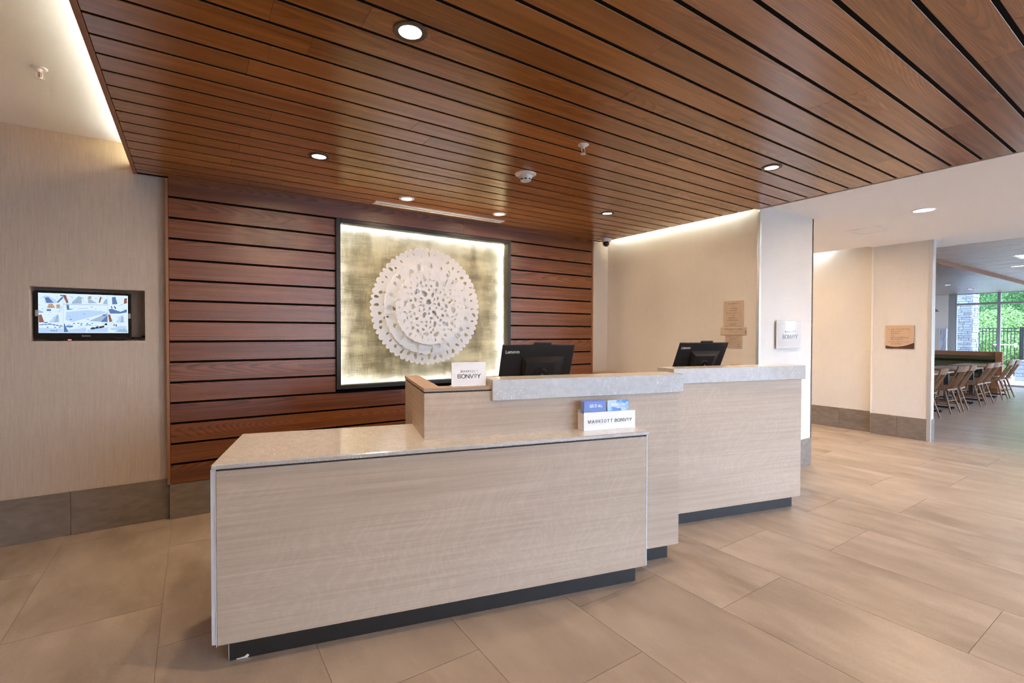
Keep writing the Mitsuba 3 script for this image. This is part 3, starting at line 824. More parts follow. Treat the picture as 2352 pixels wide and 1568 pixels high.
t = thing('brochure_holder', 'white brochure holder lettered MARRIOTT BONVOY at the right end of the low counter', 'brochure holder')
fr = CF @ frame((1.326, 2.491, 0.9122), (1, 0, 0), (0, 0, 1), (0, -1, 0))
P = lambda m: placed(m, fr)
W_, H_ = 0.350, 0.107
obj(t + '__front', P(cbox(0, W_, 0, H_, -0.004, 0.0, 0.0008)), 'paper')
obj(t + '__tray', P(cat(cbox(0, W_, 0, 0.003, -0.078, -0.004, 0.0005), cbox(0, W_, 0.003, 0.115, -0.078, -0.075, 0.0005), cbox(W_ - 0.003, W_, 0.003, 0.10, -0.075, -0.004, 0.0005), cbox(0.0, 0.003, 0.003, 0.10, -0.075, -0.004, 0.0005))), 'card_white')
m = text('MARRIOTT', 0.0195, 0.0008, width=0.164, spread=0.16)
obj(t + '__front__lettering', P(placed(m, frame((0.0275, 0.042, 0.0001), (1, 0, 0), (0, 1, 0), (0, 0, 1)))), 'ink')
m = bonvoy(0.0195, 0.16); m.apply_scale((0.118 / m.bounds[1][0], 1, 1))
obj(t + '__front__lettering', P(placed(m, frame((0.207, 0.042, 0.0001), (1, 0, 0), (0, 1, 0), (0, 0, 1)))), 'ink')
for i in range(4):
    b = thing('brochure', ['foremost blue SEE IT ALL leaflet in the white holder', 'second blue leaflet, just behind the SEE IT ALL one', 'third blue leaflet in the left pocket of the holder', 'rearmost lilac edged leaflet in the left pocket of the holder'][i], 'leaflet')
    x0 = 0.006 - 0.0 * i
    z0 = -0.010 - i * 0.013
    obj(b + '__sheet', P(cbox(x0, x0 + 0.146, 0.0035, 0.170 + 0.001 * i, z0 - 0.0035, z0, 0.0004)), ['card_blue', 'card_blue', 'card_lilac', 'card_blue'][i])
    obj(b + '__pages', P(cbox(x0, x0 + 0.146, 0.0035, 0.1695 + 0.001 * i, z0 - 0.0060, z0 - 0.0036, 0.0004)), 'card_white')
    if i == 0:
        m = text('SEE IT ALL', 0.0165, 0.0004, width=0.086, bold=True)
        obj(b + '__sheet__lettering', P(placed(m, frame((x0 + 0.036, 0.134, z0 + 0.0001), (1, 0, 0), (0, 1, 0), (0, 0, 1)))), 'print_white')
        for k in range(2):
            obj(b + '__sheet__lettering', P(cbox(x0 + 0.045 + 0.008 * k, x0 + 0.115 - 0.008 * k, 0.1225 - 0.008 * k, 0.1235 - 0.008 * k, z0, z0 + 0.0003, 0.0001)), 'card_lilac')
for i in range(2):
    b = thing('brochure', ['sky blue BOUNDLESS leaflet in the right pocket of the holder', 'pale leaflet tucked behind the BOUNDLESS one'][i], 'leaflet')
    x0, z0 = 0.152 + 0.012 * (1 - i), -0.012 - 0.016 * i
    obj(b + '__sheet', P(cbox(x0, x0 + 0.146, 0.0035, 0.171 - 0.002 * i, z0 - 0.004, z0, 0.0004)), ['card_sky', 'card_white'][i])
    if i == 0:
        m = text('BOUNDLESS', 0.0145, 0.0004, width=0.088, bold=True)
        obj(b + '__sheet__lettering', P(placed(m, frame((x0 + 0.026, 0.138, z0 + 0.0001), (1, 0, 0), (0, 1, 0), (0, 0, 1)))), 'print_white')
        obj(b + '__sheet__picture', P(cbox(x0 + 0.048, x0 + 0.094, 0.106, 0.122, z0, z0 + 0.0003, 0.0001)), 'card_blue')


def plaque(label, y0, y1, z0, z1, lines, tan='sign_tan'):
    """a flat sign on the wall at x = WX facing -x; y0 is its left edge as read (larger y)."""
    t = thing('wall_plaque', label, 'plaque')
    obj(t + '__plate', cbox(WX - 0.008, WX - 0.0005, y1, y0, z0, z1, 0.001), tan)
    for s, h, z, w in lines:
        m = text(s, h, 0.0006, center=True, width=w)
        obj(t + '__plate__lettering', placed(m, frame((WX - 0.0081, (y0 + y1) / 2, z), (0, -1, 0), (0, 0, 1), (-1, 0, 0))), 'sign_text')
    return t


zz = np.linspace(1.797, 1.622, 8)
plaque('tall tan plaque naming the owner, topmost of three beside the steel corner guard', 3.017, 2.797, 1.563, 1.831,
       [(s, 0.0125, z, w) for s, z, w in zip(('This Fairfield', 'is', 'owned by', 'Red Hill', 'Development, LLC', 'and', 'operated by', 'Hotel Equities'), zz, (0.118, None, 0.086, 0.074, 0.165, 0.034, 0.104, 0.126))]
       + [('Fairfield Inn and Suites', 0.0052, 1.590, 0.078), ('operated under license from', 0.0052, 1.582, 0.1), ('the franchisor', 0.0052, 1.573, 0.06)])
t = plaque('wide tan plaque reading Manager on Duty, middle of three', 3.049, 2.763, 1.476, 1.551, [('Manager on Duty', 0.0165, 1.527, 0.186), ('Joe Prys', 0.0135, 1.497, 0.082)])
obj(t + '__slot_end', cbox(WX - 0.009, WX - 0.0081, 2.768, 2.773, 1.488, 1.518, 0.0002), 'ink')
obj(t + '__rail', cbox(WX - 0.010, WX - 0.0005, 2.763, 3.049, 1.472, 1.484, 0.001), 'sign_tan')
plaque('lowest tan plaque with the address and phone numbers, partly behind the rear computer', 3.000, 2.812, 1.334, 1.466,
       [(s, 0.0115, z, w) for s, z, w in zip(('Fairfield Inn & Suites', 'Arkadelphia', '250 Red Hill Road', 'Arkadelphia, AR 71923', 'Ph: 1-870-245-0003', 'Fax: 1-870-245-0004'), np.linspace(1.448, 1.346, 6), (0.160, 0.088, 0.136, 0.168, 0.156, 0.164))])

t = thing('acrylic_sign', 'square glossy acrylic sign lettered MARRIOTT BONVOY on the wall end', 'sign')
obj(t + '__plate', cbox(5.052, 5.574, 2.618, 2.624, 1.3275, 1.6233, 0.0012), 'acrylic_white')
obj(t + '__plate__border', cat(*[cbox(*b[:2], 2.6174, 2.619, *b[2:], 0.0004) for b in ((5.067, 5.559, 1.343, 1.345), (5.067, 5.559, 1.605, 1.607), (5.067, 5.069, 1.343, 1.607), (5.557, 5.559, 1.343, 1.607))]), 'paper')
for x in (5.08, 5.546):
    for z in (1.35, 1.60):
        obj(t + '__standoff', tube([(x, 2.624, z), (x, 2.6395, z)], 0.007, 12), 'aluminium')
fr = frame((5.312, 2.6179, 0), (1, 0, 0), (0, 0, 1), (0, -1, 0))
m = text('MARRIOTT', 0.022, 0.0008, width=0.222, center=True, spread=0.2)
obj(t + '__plate__lettering', placed(placed(m, frame((0.022, 1.497, 0), (1, 0, 0), (0, 1, 0), (0, 0, 1))), fr), 'logo_blue')
m = bonvoy(0.047, 0.12); m.apply_scale((0.312 / m.bounds[1][0], 1, 1)); m.apply_translation((-0.156, 0, 0))
obj(t + '__plate__lettering', placed(placed(m, frame((0.022, 1.431, 0), (1, 0, 0), (0, 1, 0), (0, 0, 1))), fr), 'logo_blue')

# directory sign on the pilaster (x = 8.475, facing -x)
t = thing('directory_sign', 'tan directory sign with a dark brown curved foot and room arrows', 'sign')
xs = 8.475
fr = frame((xs - 0.010, 2.803, 1.277), (0, -1, 0), (0, 0, 1), (-1, 0, 0))
Wd, Hd = 0.331, 0.334
xx = np.linspace(0, Wd, 24)
curve = 0.0265 + 0.062 * ((xx - 0.11) / (Wd - 0.11)) ** 2 * (xx > 0.11) + 0.018 * ((0.11 - xx) / 0.11) ** 2 * (xx <= 0.11)
up = Polygon([(0, Hd), *zip(xx, curve), (Wd, Hd)])
dn = Polygon([(0, 0), (Wd, 0), *zip(xx[::-1], curve[::-1])])
obj(t + '__panel', placed(trimesh.creation.extrude_polygon(up, 0.004, engine='earcut'), fr), 'sign_tan_dir')
obj(t + '__foot_band', placed(trimesh.creation.extrude_polygon(dn, 0.004, engine='earcut'), fr), 'sign_brown')
obj(t + '__back_plate', placed(cbox(0, Wd, 0, Hd, -0.0095, -0.0002, 0.001), fr), 'sign_brown')
rows_ = [('101-102, 110-111', 0.272, 0.216), ('Elevators', 0.242, 0.122), ('Fitness', 0.213, 0.095), ('Ice', 0.184, 0.041), ('Meeting Rooms', 0.155, 0.21), ('Restrooms', 0.126, 0.143), ('103-109, 112-117', 0.089, 0.216), ('Breakfast', 0.060, 0.122)]
for s, z, w in rows_:
    m = text(s, 0.0175, 0.0006, width=w)
    obj(t + '__panel__lettering', placed(placed(m, frame((0.063, z, 0.0041), (1, 0, 0), (0, 1, 0), (0, 0, 1))), fr), 'sign_text')
for z, s in ((0.281, -1), (0.098, 1)):
    A = unary_union([sbox(-0.011, -0.0012, 0.011, 0.0012), Polygon([(0.013, 0), (0.003, 0.0085), (0.001, 0.007), (0.0085, 0), (0.001, -0.007), (0.003, -0.0085)])])
    m = trimesh.creation.extrude_polygon(affinity.scale(A, s, 1, origin=(0, 0)), 0.0006, engine='earcut')
    obj(t + '__panel__arrow', placed(placed(m, frame((0.038, z, 0.0041), (1, 0, 0), (0, 1, 0), (0, 0, 1))), fr), 'sign_text')

# ------------------------------------------------------------------ surveillance monitor in its niche
t = thing('surveillance_monitor', 'black monitor showing many camera views, set in the wall niche', 'monitor')
YS = 4.756
fr = frame((0, YS, 0), (1, 0, 0), (0, 0, 1), (0, -1, 0))
P = lambda m: placed(m, fr)
bz = [cbox(-0.940, -0.9225, 1.436, 1.786, -0.03, 0.0, 0.002), cbox(-0.4165, -0.398, 1.430, 1.786, -0.03, 0.0, 0.002), cbox(-0.9225, -0.4165, 1.7695, 1.786, -0.03, 0.0, 0.002), cbox(-0.9225, -0.4165, 1.436, 1.4795, -0.03, 0.0, 0.002)]
obj(t + '__bezel', P(cat(*bz)), 'black_gloss')
obj(t + '__rear_case', P(cbox(-0.935, -0.403, 1.44, 1.78, -0.06, -0.031, 0.004)), 'black_plastic')
obj(t + '__foot', P(cbox(-0.86, -0.45, 1.4215, 1.436, -0.06, 0.004, 0.003)), 'black_gloss')
obj(t + '__bezel__lettering', P(placed(text('Northern', 0.0095, 0.0004, width=0.048), frame((-0.686, 1.4535, 0.0002), (1, 0, 0), (0, 1, 0), (0, 0, 1)))), 'silver_print')
for i in range(6):
    obj(t + '__bezel__button', P(cbox(-0.500 + i * 0.0135, -0.4975 + i * 0.0135, 1.4405, 1.443, 0, 0.001, 0.0003)), 'silver_print')
for x in (-0.9385, -0.4145):
    obj(t + '__bezel__clip', P(cbox(x, x + 0.0145, 1.60 if x < -0.6 else 1.592, 1.645 if x < -0.6 else 1.632, 0.0005, 0.004, 0.0008)), 'aluminium')
SX0, SX1, SZ0, SZ1 = -0.9225, -0.4165, 1.4795, 1.7695


def sc_pt(x, y):
    u = (x - 297.0) / 1625.0
    v = (y - 250.0 - 50.0 * u) / 722.0
    return SX0 + (SX1 - SX0) * min(max(u, 0), 1), SZ1 - (SZ1 - SZ0) * min(max(v, 0), 1)


PIC = {'white': (0.92, 0.98, 1.05), 'pale': (0.62, 0.74, 0.92), 'grey': (0.46, 0.54, 0.64), 'blue': (0.13, 0.22, 0.42), 'dark': (0.03, 0.045, 0.06), 'brown': (0.38, 0.13, 0.08), 'tan': (0.66, 0.38, 0.22)}
patches = {k: [] for k in PIC}
patches['white'].append([(297, 250), (1922, 300), (1922, 1022), (297, 972)])
for c, p in [('pale', [(400, 300), (480, 310), (640, 420), (590, 440), (410, 435)]), ('blue', [(410, 340), (470, 330), (560, 430), (440, 436)]), ('blue', [(610, 425), (715, 310), (722, 350), (640, 432)]), ('brown', [(722, 310), (775, 302), (820, 430), (785, 440)]),
             ('dark', [(670, 290), (780, 295), (770, 310), (680, 305)]), ('grey', [(880, 420), (1000, 310), (1055, 330), (1055, 450), (880, 450)]), ('grey', [(1170, 345), (1330, 440), (1170, 445)]), ('tan', [(1170, 315), (1215, 310), (1240, 350), (1180, 360)]),
             ('brown', [(1390, 325), (1420, 325), (1390, 435), (1365, 430)]), ('grey', [(1440, 450), (1500, 360), (1525, 370), (1525, 465)]), ('blue', [(1615, 330), (1680, 320), (1720, 460), (1620, 465)]), ('brown', [(1850, 370), (1900, 360), (1905, 440), (1840, 460)]),
             ('dark', [(1850, 358), (1905, 350), (1905, 366), (1855, 370)]), ('tan', [(475, 450), (540, 447), (585, 525), (450, 525)]), ('blue', [(440, 545), (512, 545), (515, 580), (440, 580)]), ('grey', [(300, 560), (400, 600), (300, 615)]), ('tan', [(605, 465), (670, 462), (660, 540), (608, 530)]),
             ('pale', [(640, 600), (710, 480), (715, 500), (660, 610)]), ('brown', [(300, 650), (350, 642), (395, 780), (305, 785)]), ('pale', [(470, 788), (600, 650), (640, 640), (660, 785)]), ('grey', [(560, 788), (610, 660), (640, 650), (640, 785)]), ('dark', [(390, 785), (450, 780), (450, 795), (390, 797)]),
             ('blue', [(780, 470), (825, 470), (832, 560), (790, 565)]), ('grey', [(722, 450), (1530, 475), (1530, 483), (722, 462)]), ('blue', [(830, 545), (905, 548), (880, 558), (830, 560)]), ('grey', [(985, 540), (1150, 530), (1150, 538), (985, 548)]),
             ('pale', [(780, 600), (1150, 570), (1480, 600), (1500, 625), (1200, 705), (880, 785), (760, 745)]), ('grey', [(1180, 775), (1500, 640), (1525, 610), (1525, 800)]), ('blue', [(1440, 655), (1502, 652), (1480, 688), (1425, 680)]), ('blue', [(1400, 795), (1525, 665), (1525, 800)]),
             ('blue', [(1545, 565), (1600, 548), (1780, 608), (1895, 558), (1900, 620), (1780, 640), (1580, 640)]), ('dark', [(1590, 500), (1605, 500), (1625, 545), (1610, 545)]), ('dark', [(1650, 500), (1668, 500), (1695, 545), (1672, 550)]),
             ('brown', [(1537, 660), (1575, 657), (1615, 795), (1560, 800)]), ('pale', [(1690, 795), (1790, 668), (1830, 680), (1842, 815), (1690, 815)]), ('grey', [(1770, 810), (1800, 690), (1830, 700), (1838, 815)]),
             ('pale', [(1560, 935), (1740, 885), (1880, 880), (1905, 990), (1700, 965)]), ('grey', [(1680, 990), (1760, 940), (1900, 960), (1910, 1010)]), ('dark', [(1640, 840), (1655, 840), (1660, 880), (1648, 880)]), ('dark', [(1680, 845), (1698, 845), (1700, 885), (1684, 885)]),
             ('pale', [(303, 880), (725, 905), (725, 972), (303, 968)]), ('pale', [(745, 935), (1130, 900), (1130, 985), (745, 978)]), ('blue', [(735, 800), (760, 850), (810, 965), (732, 970)]), ('blue', [(770, 850), (900, 855), (880, 885), (780, 880)]), ('pale', [(1150, 940), (1525, 900), (1525, 990), (1150, 985)]),
             ('grey', [(310, 820), (520, 810), (720, 860), (720, 880), (520, 830), (310, 835)]), ('white', [(1128, 800), (1134, 800), (1134, 990), (1128, 990)])]:
    patches[c].append(p)
for x, y in ((330, 825), (370, 822), (420, 822), (470, 815), (500, 815), (560, 835), (620, 840), (680, 850), (450, 875), (580, 880), (660, 882), (520, 935), (560, 940), (600, 940), (915, 815), (990, 812), (1045, 820), (1040, 845), (1150, 820), (1160, 845), (1200, 850), (1240, 820)):
    patches['blue'].append([(x - 16, y - 8), (x + 16, y - 6), (x + 15, y + 9), (x - 14, y + 7)])
for x, y, a in ((1255, 912, 46), (1330, 902, 34), (1395, 895, 30), (1440, 885, 26), (1495, 842, 26)):
    patches['dark'].append([(x - a, y), (x - a * 0.5, y - 18), (x + a * 0.5, y - 20), (x + a, y - 4), (x + a * 0.8, y + 16), (x - a * 0.8, y + 20)])
gq = np.random.default_rng(77)
for x0, x1, y0, y1, nn in ((300, 715, 290, 970, 60), (730, 1525, 300, 450, 40), (1540, 1905, 330, 1000, 60), (730, 1525, 800, 985, 50), (760, 1500, 480, 790, 26)):
    for _ in range(nn):
        x, y, w, h, sl = gq.uniform(x0, x1 - 30), gq.uniform(y0, y1 - 12), gq.uniform(8, 46), gq.uniform(2.5, 9), gq.uniform(-0.5, 0.5)
        patches[str(gq.choice(['grey', 'pale', 'pale', 'blue', 'tan', 'dark'], p=[0.28, 0.26, 0.2, 0.12, 0.08, 0.06]))].append([(x, y), (x + w, y + sl * w), (x + w, y + sl * w + h), (x, y + h)])
for x in (725, 1532):
    patches['grey'].append([(x - 2, 300), (x + 2, 300), (x + 2, 985), (x - 2, 985)])
depth = {'white': 0.0, 'pale': 0.0003, 'grey': 0.0006, 'tan': 0.0006, 'brown': 0.0007, 'blue': 0.0008, 'dark': 0.0010}
for c, ps in patches.items():
    ms = []
    for i, p in enumerate(ps):
        q = Polygon([sc_pt(*a) for a in p]).buffer(0)
        if q.area < 1e-8 or q.geom_type != 'Polygon': continue
        v, f = trimesh.creation.triangulate_polygon(q, engine='earcut')
        zoff = depth[c] - 0.004 + (0.0004 if c == 'white' and i else 0)
        m = trimesh.Trimesh(np.column_stack([v, np.full(len(v), zoff)]), f, process=False)
        if m.face_normals[0][2] < 0: m.invert()
        ms.append(m)
    k = name(t + '__screen') if c == 'white' else name(t + '__screen__picture')
    if c != 'white': L(k, kind='stuff')
    emit(P(cat(*ms)), k, np.array(PIC[c]) * np.array([0.80, 0.92, 1.05]), weight=1.0 if c == 'white' else 0.0, body='black_gloss')
k = name(t + '__power_light')
emit(P(cbox(-0.765, -0.745, 1.4255, 1.4325, 0.0042, 0.0055, 0.0005)), k, (2.0, 0.03, 0.05), weight=0.0)
t = thing('cable_bundle', 'black cables bunched at the right end of the monitor niche', 'cables')
for i in range(6):
    g = np.random.default_rng(40 + i)
    pts = [(-0.398 + g.uniform(0, .004), 4.80, 1.432 + g.uniform(0, 0.02)), (-0.375, 4.76 + g.uniform(-.01, .02), 1.428 + g.uniform(0, 0.02)), (-0.35, 4.75 + g.uniform(-.01, .02), 1.4275 + g.uniform(0, 0.018)), (-0.325, 4.76 + g.uniform(-.01, .02), 1.432 + g.uniform(0, 0.035)), (-0.312, 4.80, 1.435 + g.uniform(0, 0.04))]
    obj(t + '__cable', tube(pts, 0.0028, 7), 'black_plastic', smooth=True)

# ------------------------------------------------------------------ breakfast area
XC0, XC1, YB = 8.44, 19.4, 5.4
struct('floor_cafe', box(XC0, XC1 + 0.1, -4.8, YB, -0.06, -0.004), 'cafe_floor')
PLANKS = []
for i in range(54):
    x0 = XC0 + 0.004 + 0.2025 * i
    o = [0.15, 0.55, 0.95, 0.35, 0.75][i % 5]
    for j in range(-1, 5):
        y0 = o - 0.6 + 1.2 * j
        y1 = min(y0 + 1.2, YB)
        if y1 < 0.12 * x0 - 0.5 or y0 > YB - 0.1: continue
        PLANKS.append((x0, min(x0 + 0.2025, XC1), y0, y1))
for x0, x1, y0, y1 in PLANKS[:300]:
    obj('floor_cafe__plank', box(x0 + 0.0012, x1 - 0.0012, y0 + 0.0012, y1 - 0.0012, -0.02, 0.0), 'cafe_floor', uv=(rng.integers(1, 900), 0))
struct('ceiling_cafe', box(9.28, XC1 + 0.1, -4.8, 2.80, ZC + 0.0028, 3.0), 'white_paint')
for k in range(16):
    x0 = 9.28 + 0.653 * k
    x1 = min(x0 + 0.653, XC1)
    if x1 - x0 < 0.05: continue
    ys = [(-4.7, 2.797)] if k != 3 else [(-4.7, 1.38), (2.03, 2.797)]
    for a, b in ys:
        obj('ceiling_cafe__panel', cbox(x0 + 0.010, x1 - 0.010, a, b, ZC, ZC + 0.0026, 0.0008), 'cafe_ceiling', uv=(rng.integers(1, 900), 0))
struct('trim_6', cbox(8.66, XC1, 2.798, 2.83, 2.703, 2.82, 0.002), 'rail_wood')
struct('ceiling_alcove', box(8.66, XC1 + 0.1, 2.83, YB + 0.1, 2.735, 2.80), 'felt')
for k in range(66):
    x0 = 8.67 + PITCH_B * k
    if x0 + 0.15 > XC1: break
    obj('ceiling_alcove__slat', cbox(x0, x0 + 0.148, 2.832, YB - 0.01, 2.71, 2.734, 0.0015), 'cafe_slat', uv=(rng.integers(1, 900), 0))
struct('wall_cafe_back', box(8.6, XC1 + 0.2, YB, YB + 0.15, 0, 3.0), 'white_paint')
struct('wall_window', cat(box(XC1, XC1 + 0.16, 4.83, YB, 0, 3.0), box(XC1, XC1 + 0.16, -4.8, 4.83, 2.72, 3.0), box(XC1, XC1 + 0.16, -4.2, -1.55, 0, 2.72), box(XC1, XC1 + 0.16, -4.8, -4.45, 0, 2.72), box(XC1, XC1 + 0.16, -4.45, -4.2, 0, 1.3)), 'white_paint')
struct('window_1', cat(cbox(XC1 + 0.0, XC1 + 0.12, 4.672, 4.829, 0, 2.72, 0.003)), 'glass_frame')
labels['window_1'] = {'kind': 'structure'}
for y in (4.64, 3.69, 2.72, 1.75, 0.78, -0.19, -1.16, -1.55):
    obj('window_1__mullion', cbox(XC1 + 0.01, XC1 + 0.11, y, y + 0.068 if y < 4.6 else y + 0.03, 0.05, 2.72, 0.003), 'glass_frame')
for z0, z1 in ((0.0, 0.05), (2.368, 2.426), (2.69, 2.725)):
    obj('window_1__rail', cbox(XC1 + 0.012, XC1 + 0.108, -1.55, 4.67, z0, z1, 0.003), 'glass_frame')
ys = (4.64, 3.69, 2.72, 1.75, 0.78, -0.19, -1.16)
for a, b in zip(ys[:-1], ys[1:]):
    for z0, z1 in ((0.05, 2.368), (2.426, 2.69)):
        m = trimesh.Trimesh([[XC1 + 0.06, b + 0.068, z0], [XC1 + 0.06, a, z0], [XC1 + 0.06, a, z1], [XC1 + 0.06, b + 0.068, z1]], [[0, 1, 2], [0, 2, 3]], process=False)
        obj('window_1__pane', m, 'pane')

for k in range(17):
    x0 = 9.28 + 0.653 * k
    if x0 > XC1: break
    for a, b in ([(-4.7, 2.797)] if k not in (3, 4) else [(-4.7, 1.38), (2.03, 2.797)]):
        obj('ceiling_cafe__joint_strip', box(x0 - 0.012, x0 + 0.0085, a, b, ZC - 0.002, ZC + 0.002), 'white_paint')

t = thing('ceiling_panel_light', 'bright square panel light in the pale cafe ceiling', 'ceiling light')
obj(t + '__frame', cat(*[cbox(*b, ZC - 0.003, ZC + 0.008, 0.001) for b in ((11.246, 11.285, 1.385, 2.025), (11.845, 11.884, 1.385, 2.025), (11.285, 11.845, 1.385, 1.42), (11.285, 11.845, 1.99, 2.025))]), 'white_plastic')
emit(trimesh.Trimesh([[11.285, 1.42, ZC + 0.002], [11.285, 1.99, ZC + 0.002], [11.845, 1.99, ZC + 0.002], [11.845, 1.42, ZC + 0.002]], [[0, 1, 2], [0, 2, 3]], process=False), t + '__diffuser', np.array([1.0, 0.95, 0.88]) * 16.0)
for i, (x, y) in enumerate(((11.56, -1.6), (14.2, -0.6), (16.8, 0.6), (16.8, -2.6), (13.5, -3.4))):  # extra unseen panel lights, added to brighten the cafe
    emit(trimesh.Trimesh([[x - 0.28, y - 0.28, ZC - 0.002], [x - 0.28, y + 0.28, ZC - 0.002], [x + 0.28, y + 0.28, ZC - 0.002], [x + 0.28, y - 0.28, ZC - 0.002]], [[0, 1, 2], [0, 2, 3]], process=False), f'ceiling_panel_light_{i + 1:03d}__diffuser', np.array([1.0, 0.95, 0.88]) * 16.0)
    L(f'ceiling_panel_light_{i + 1:03d}', 'added square panel light farther back in the cafe ceiling, out of view', 'ceiling light', 'added cafe panel lights')
downlight(13.04, 2.25, ZC, 0.11, 0.09, 'white_plastic', 'dim round downlight in the pale cafe ceiling', 6.0)
downlight(15.57, 3.90, 2.71, 0.075, 0.05, 'bronze', 'small downlight in the glossy alcove ceiling, nearer the passage', 60.0)
downlight(17.35, 3.88, 2.71, 0.075, 0.05, 'bronze', 'small downlight in the glossy alcove ceiling, nearer the windows', 60.0)

t = thing('pendant_lamp', 'small copper cone pendant lamp peeking out beside the pilaster', 'pendant lamp')
pc = (14.0, 3.80, 2.0)
obj(t + '__shade', lathe([(0.148, 0.004), (0.152, 0.0), (0.154, 0.003), (0.022, 0.125), (0.018, 0.125), (0.148, 0.004)], 40, pc), 'copper', smooth=40)
obj(t + '__cord', tube([(pc[0], pc[1], 2.12), (pc[0], pc[1], 2.708)], 0.004, 8), 'black_plastic')
bulb = trimesh.creation.icosphere(2, 0.032); bulb.apply_translation((pc[0], pc[1], 2.045))
emit(bulb, t + '__bulb', WARM * 14, weight=0.0)

t = thing('framed_picture', 'narrow framed picture on the white wall left of the window', 'picture')
obj(t + '__frame', cat(cbox(19.24, 19.395, 4.985, 5.005, 0.95, 1.675), cbox(19.24, 19.395, 4.835, 4.845, 0.95, 1.675), cbox(19.24, 19.395, 4.845, 4.985, 1.655, 1.675), cbox(19.24, 19.395, 4.845, 4.985, 0.95, 0.97)), 'alu_paint')
obj(t + '__print', box(19.25, 19.39, 4.846, 4.984, 0.97, 1.655), 'picture_print')

# banquette along the window end
t = thing('banquette', 'long green leather banquette with a wood back at the far end of the tables', 'bench')
bx = 17.40
obj(t + '__back_panel', cbox(bx, bx + 0.06, 3.242, 5.30, 0.0, 1.037, 0.003), 'rail_wood')
obj(t + '__end_panel', cbox(bx - 0.5, bx - 0.001, 3.242, 3.372, 0.0, 0.44, 0.003), 'rail_wood')
obj(t + '__end_panel', cbox(bx - 0.10, bx - 0.001, 3.242, 3.372, 0.4405, 1.037, 0.003), 'rail_wood')
for z0, z1, d in ((0.795, 0.925, 0.115), (0.480, 0.792, 0.125)):
    th = np.linspace(0, math.pi, 13)
    prof = [(-d * (math.sin(w) ** 0.6), (z0 + z1) / 2 - (z1 - z0) / 2 * math.cos(w)) for w in th]
    m = trimesh.creation.extrude_polygon(Polygon(prof), 1.92, engine='earcut')
    obj(t + '__back_cushion', placed(m, frame((bx - 0.001, 5.295, 0), (1, 0, 0), (0, 0, 1), (0, -1, 0))), 'leather_green', smooth=40)
obj(t + '__seat_cushion', cbox(bx - 0.50, bx - 0.01, 3.374, 5.295, 0.38, 0.475, 0.03), 'leather_green')
obj(t + '__base', cbox(bx - 0.46, bx - 0.01, 3.374, 5.29, 0.0, 0.378, 0.003), 'rail_wood')


def cafe_table(xc, label, w=1.2):
    t = thing('dining_table', label, 'table', 'cafe tables')
    obj(t + '__tabletop', cbox(xc - w / 2, xc + w / 2, 3.06, 3.80, 0.718, 0.75, 0.006), 'table_wood')
    for dx in (-0.385, 0.385):
        obj(t + '__column', cbox(xc + dx - 0.04, xc + dx + 0.04, 3.39, 3.47, 0.055, 0.7175, 0.004), 'black_metal')
        obj(t + '__base_bar', cbox(xc + dx - 0.035, xc + dx + 0.035, 2.985, 3.86, 0.02, 0.054, 0.008), 'black_metal')
        for y in (3.04, 3.80):
            obj(t + '__base_bar__glide', lathe([(0, 0.0), (0.014, 0.0), (0.012, 0.0195), (0, 0.0195)], 12, (xc + dx, y, 0)), 'black_plastic')


cafe_table(12.11, 'wood topped cafe table nearest the pilaster')
cafe_table(14.10, 'wood topped cafe table in the middle of the row', 1.35)
cafe_table(15.93, 'wood topped cafe table farthest along the row, by the banquette', 1.35)
cafe_table(10.20, 'wood topped cafe table hidden mostly behind the pilaster')


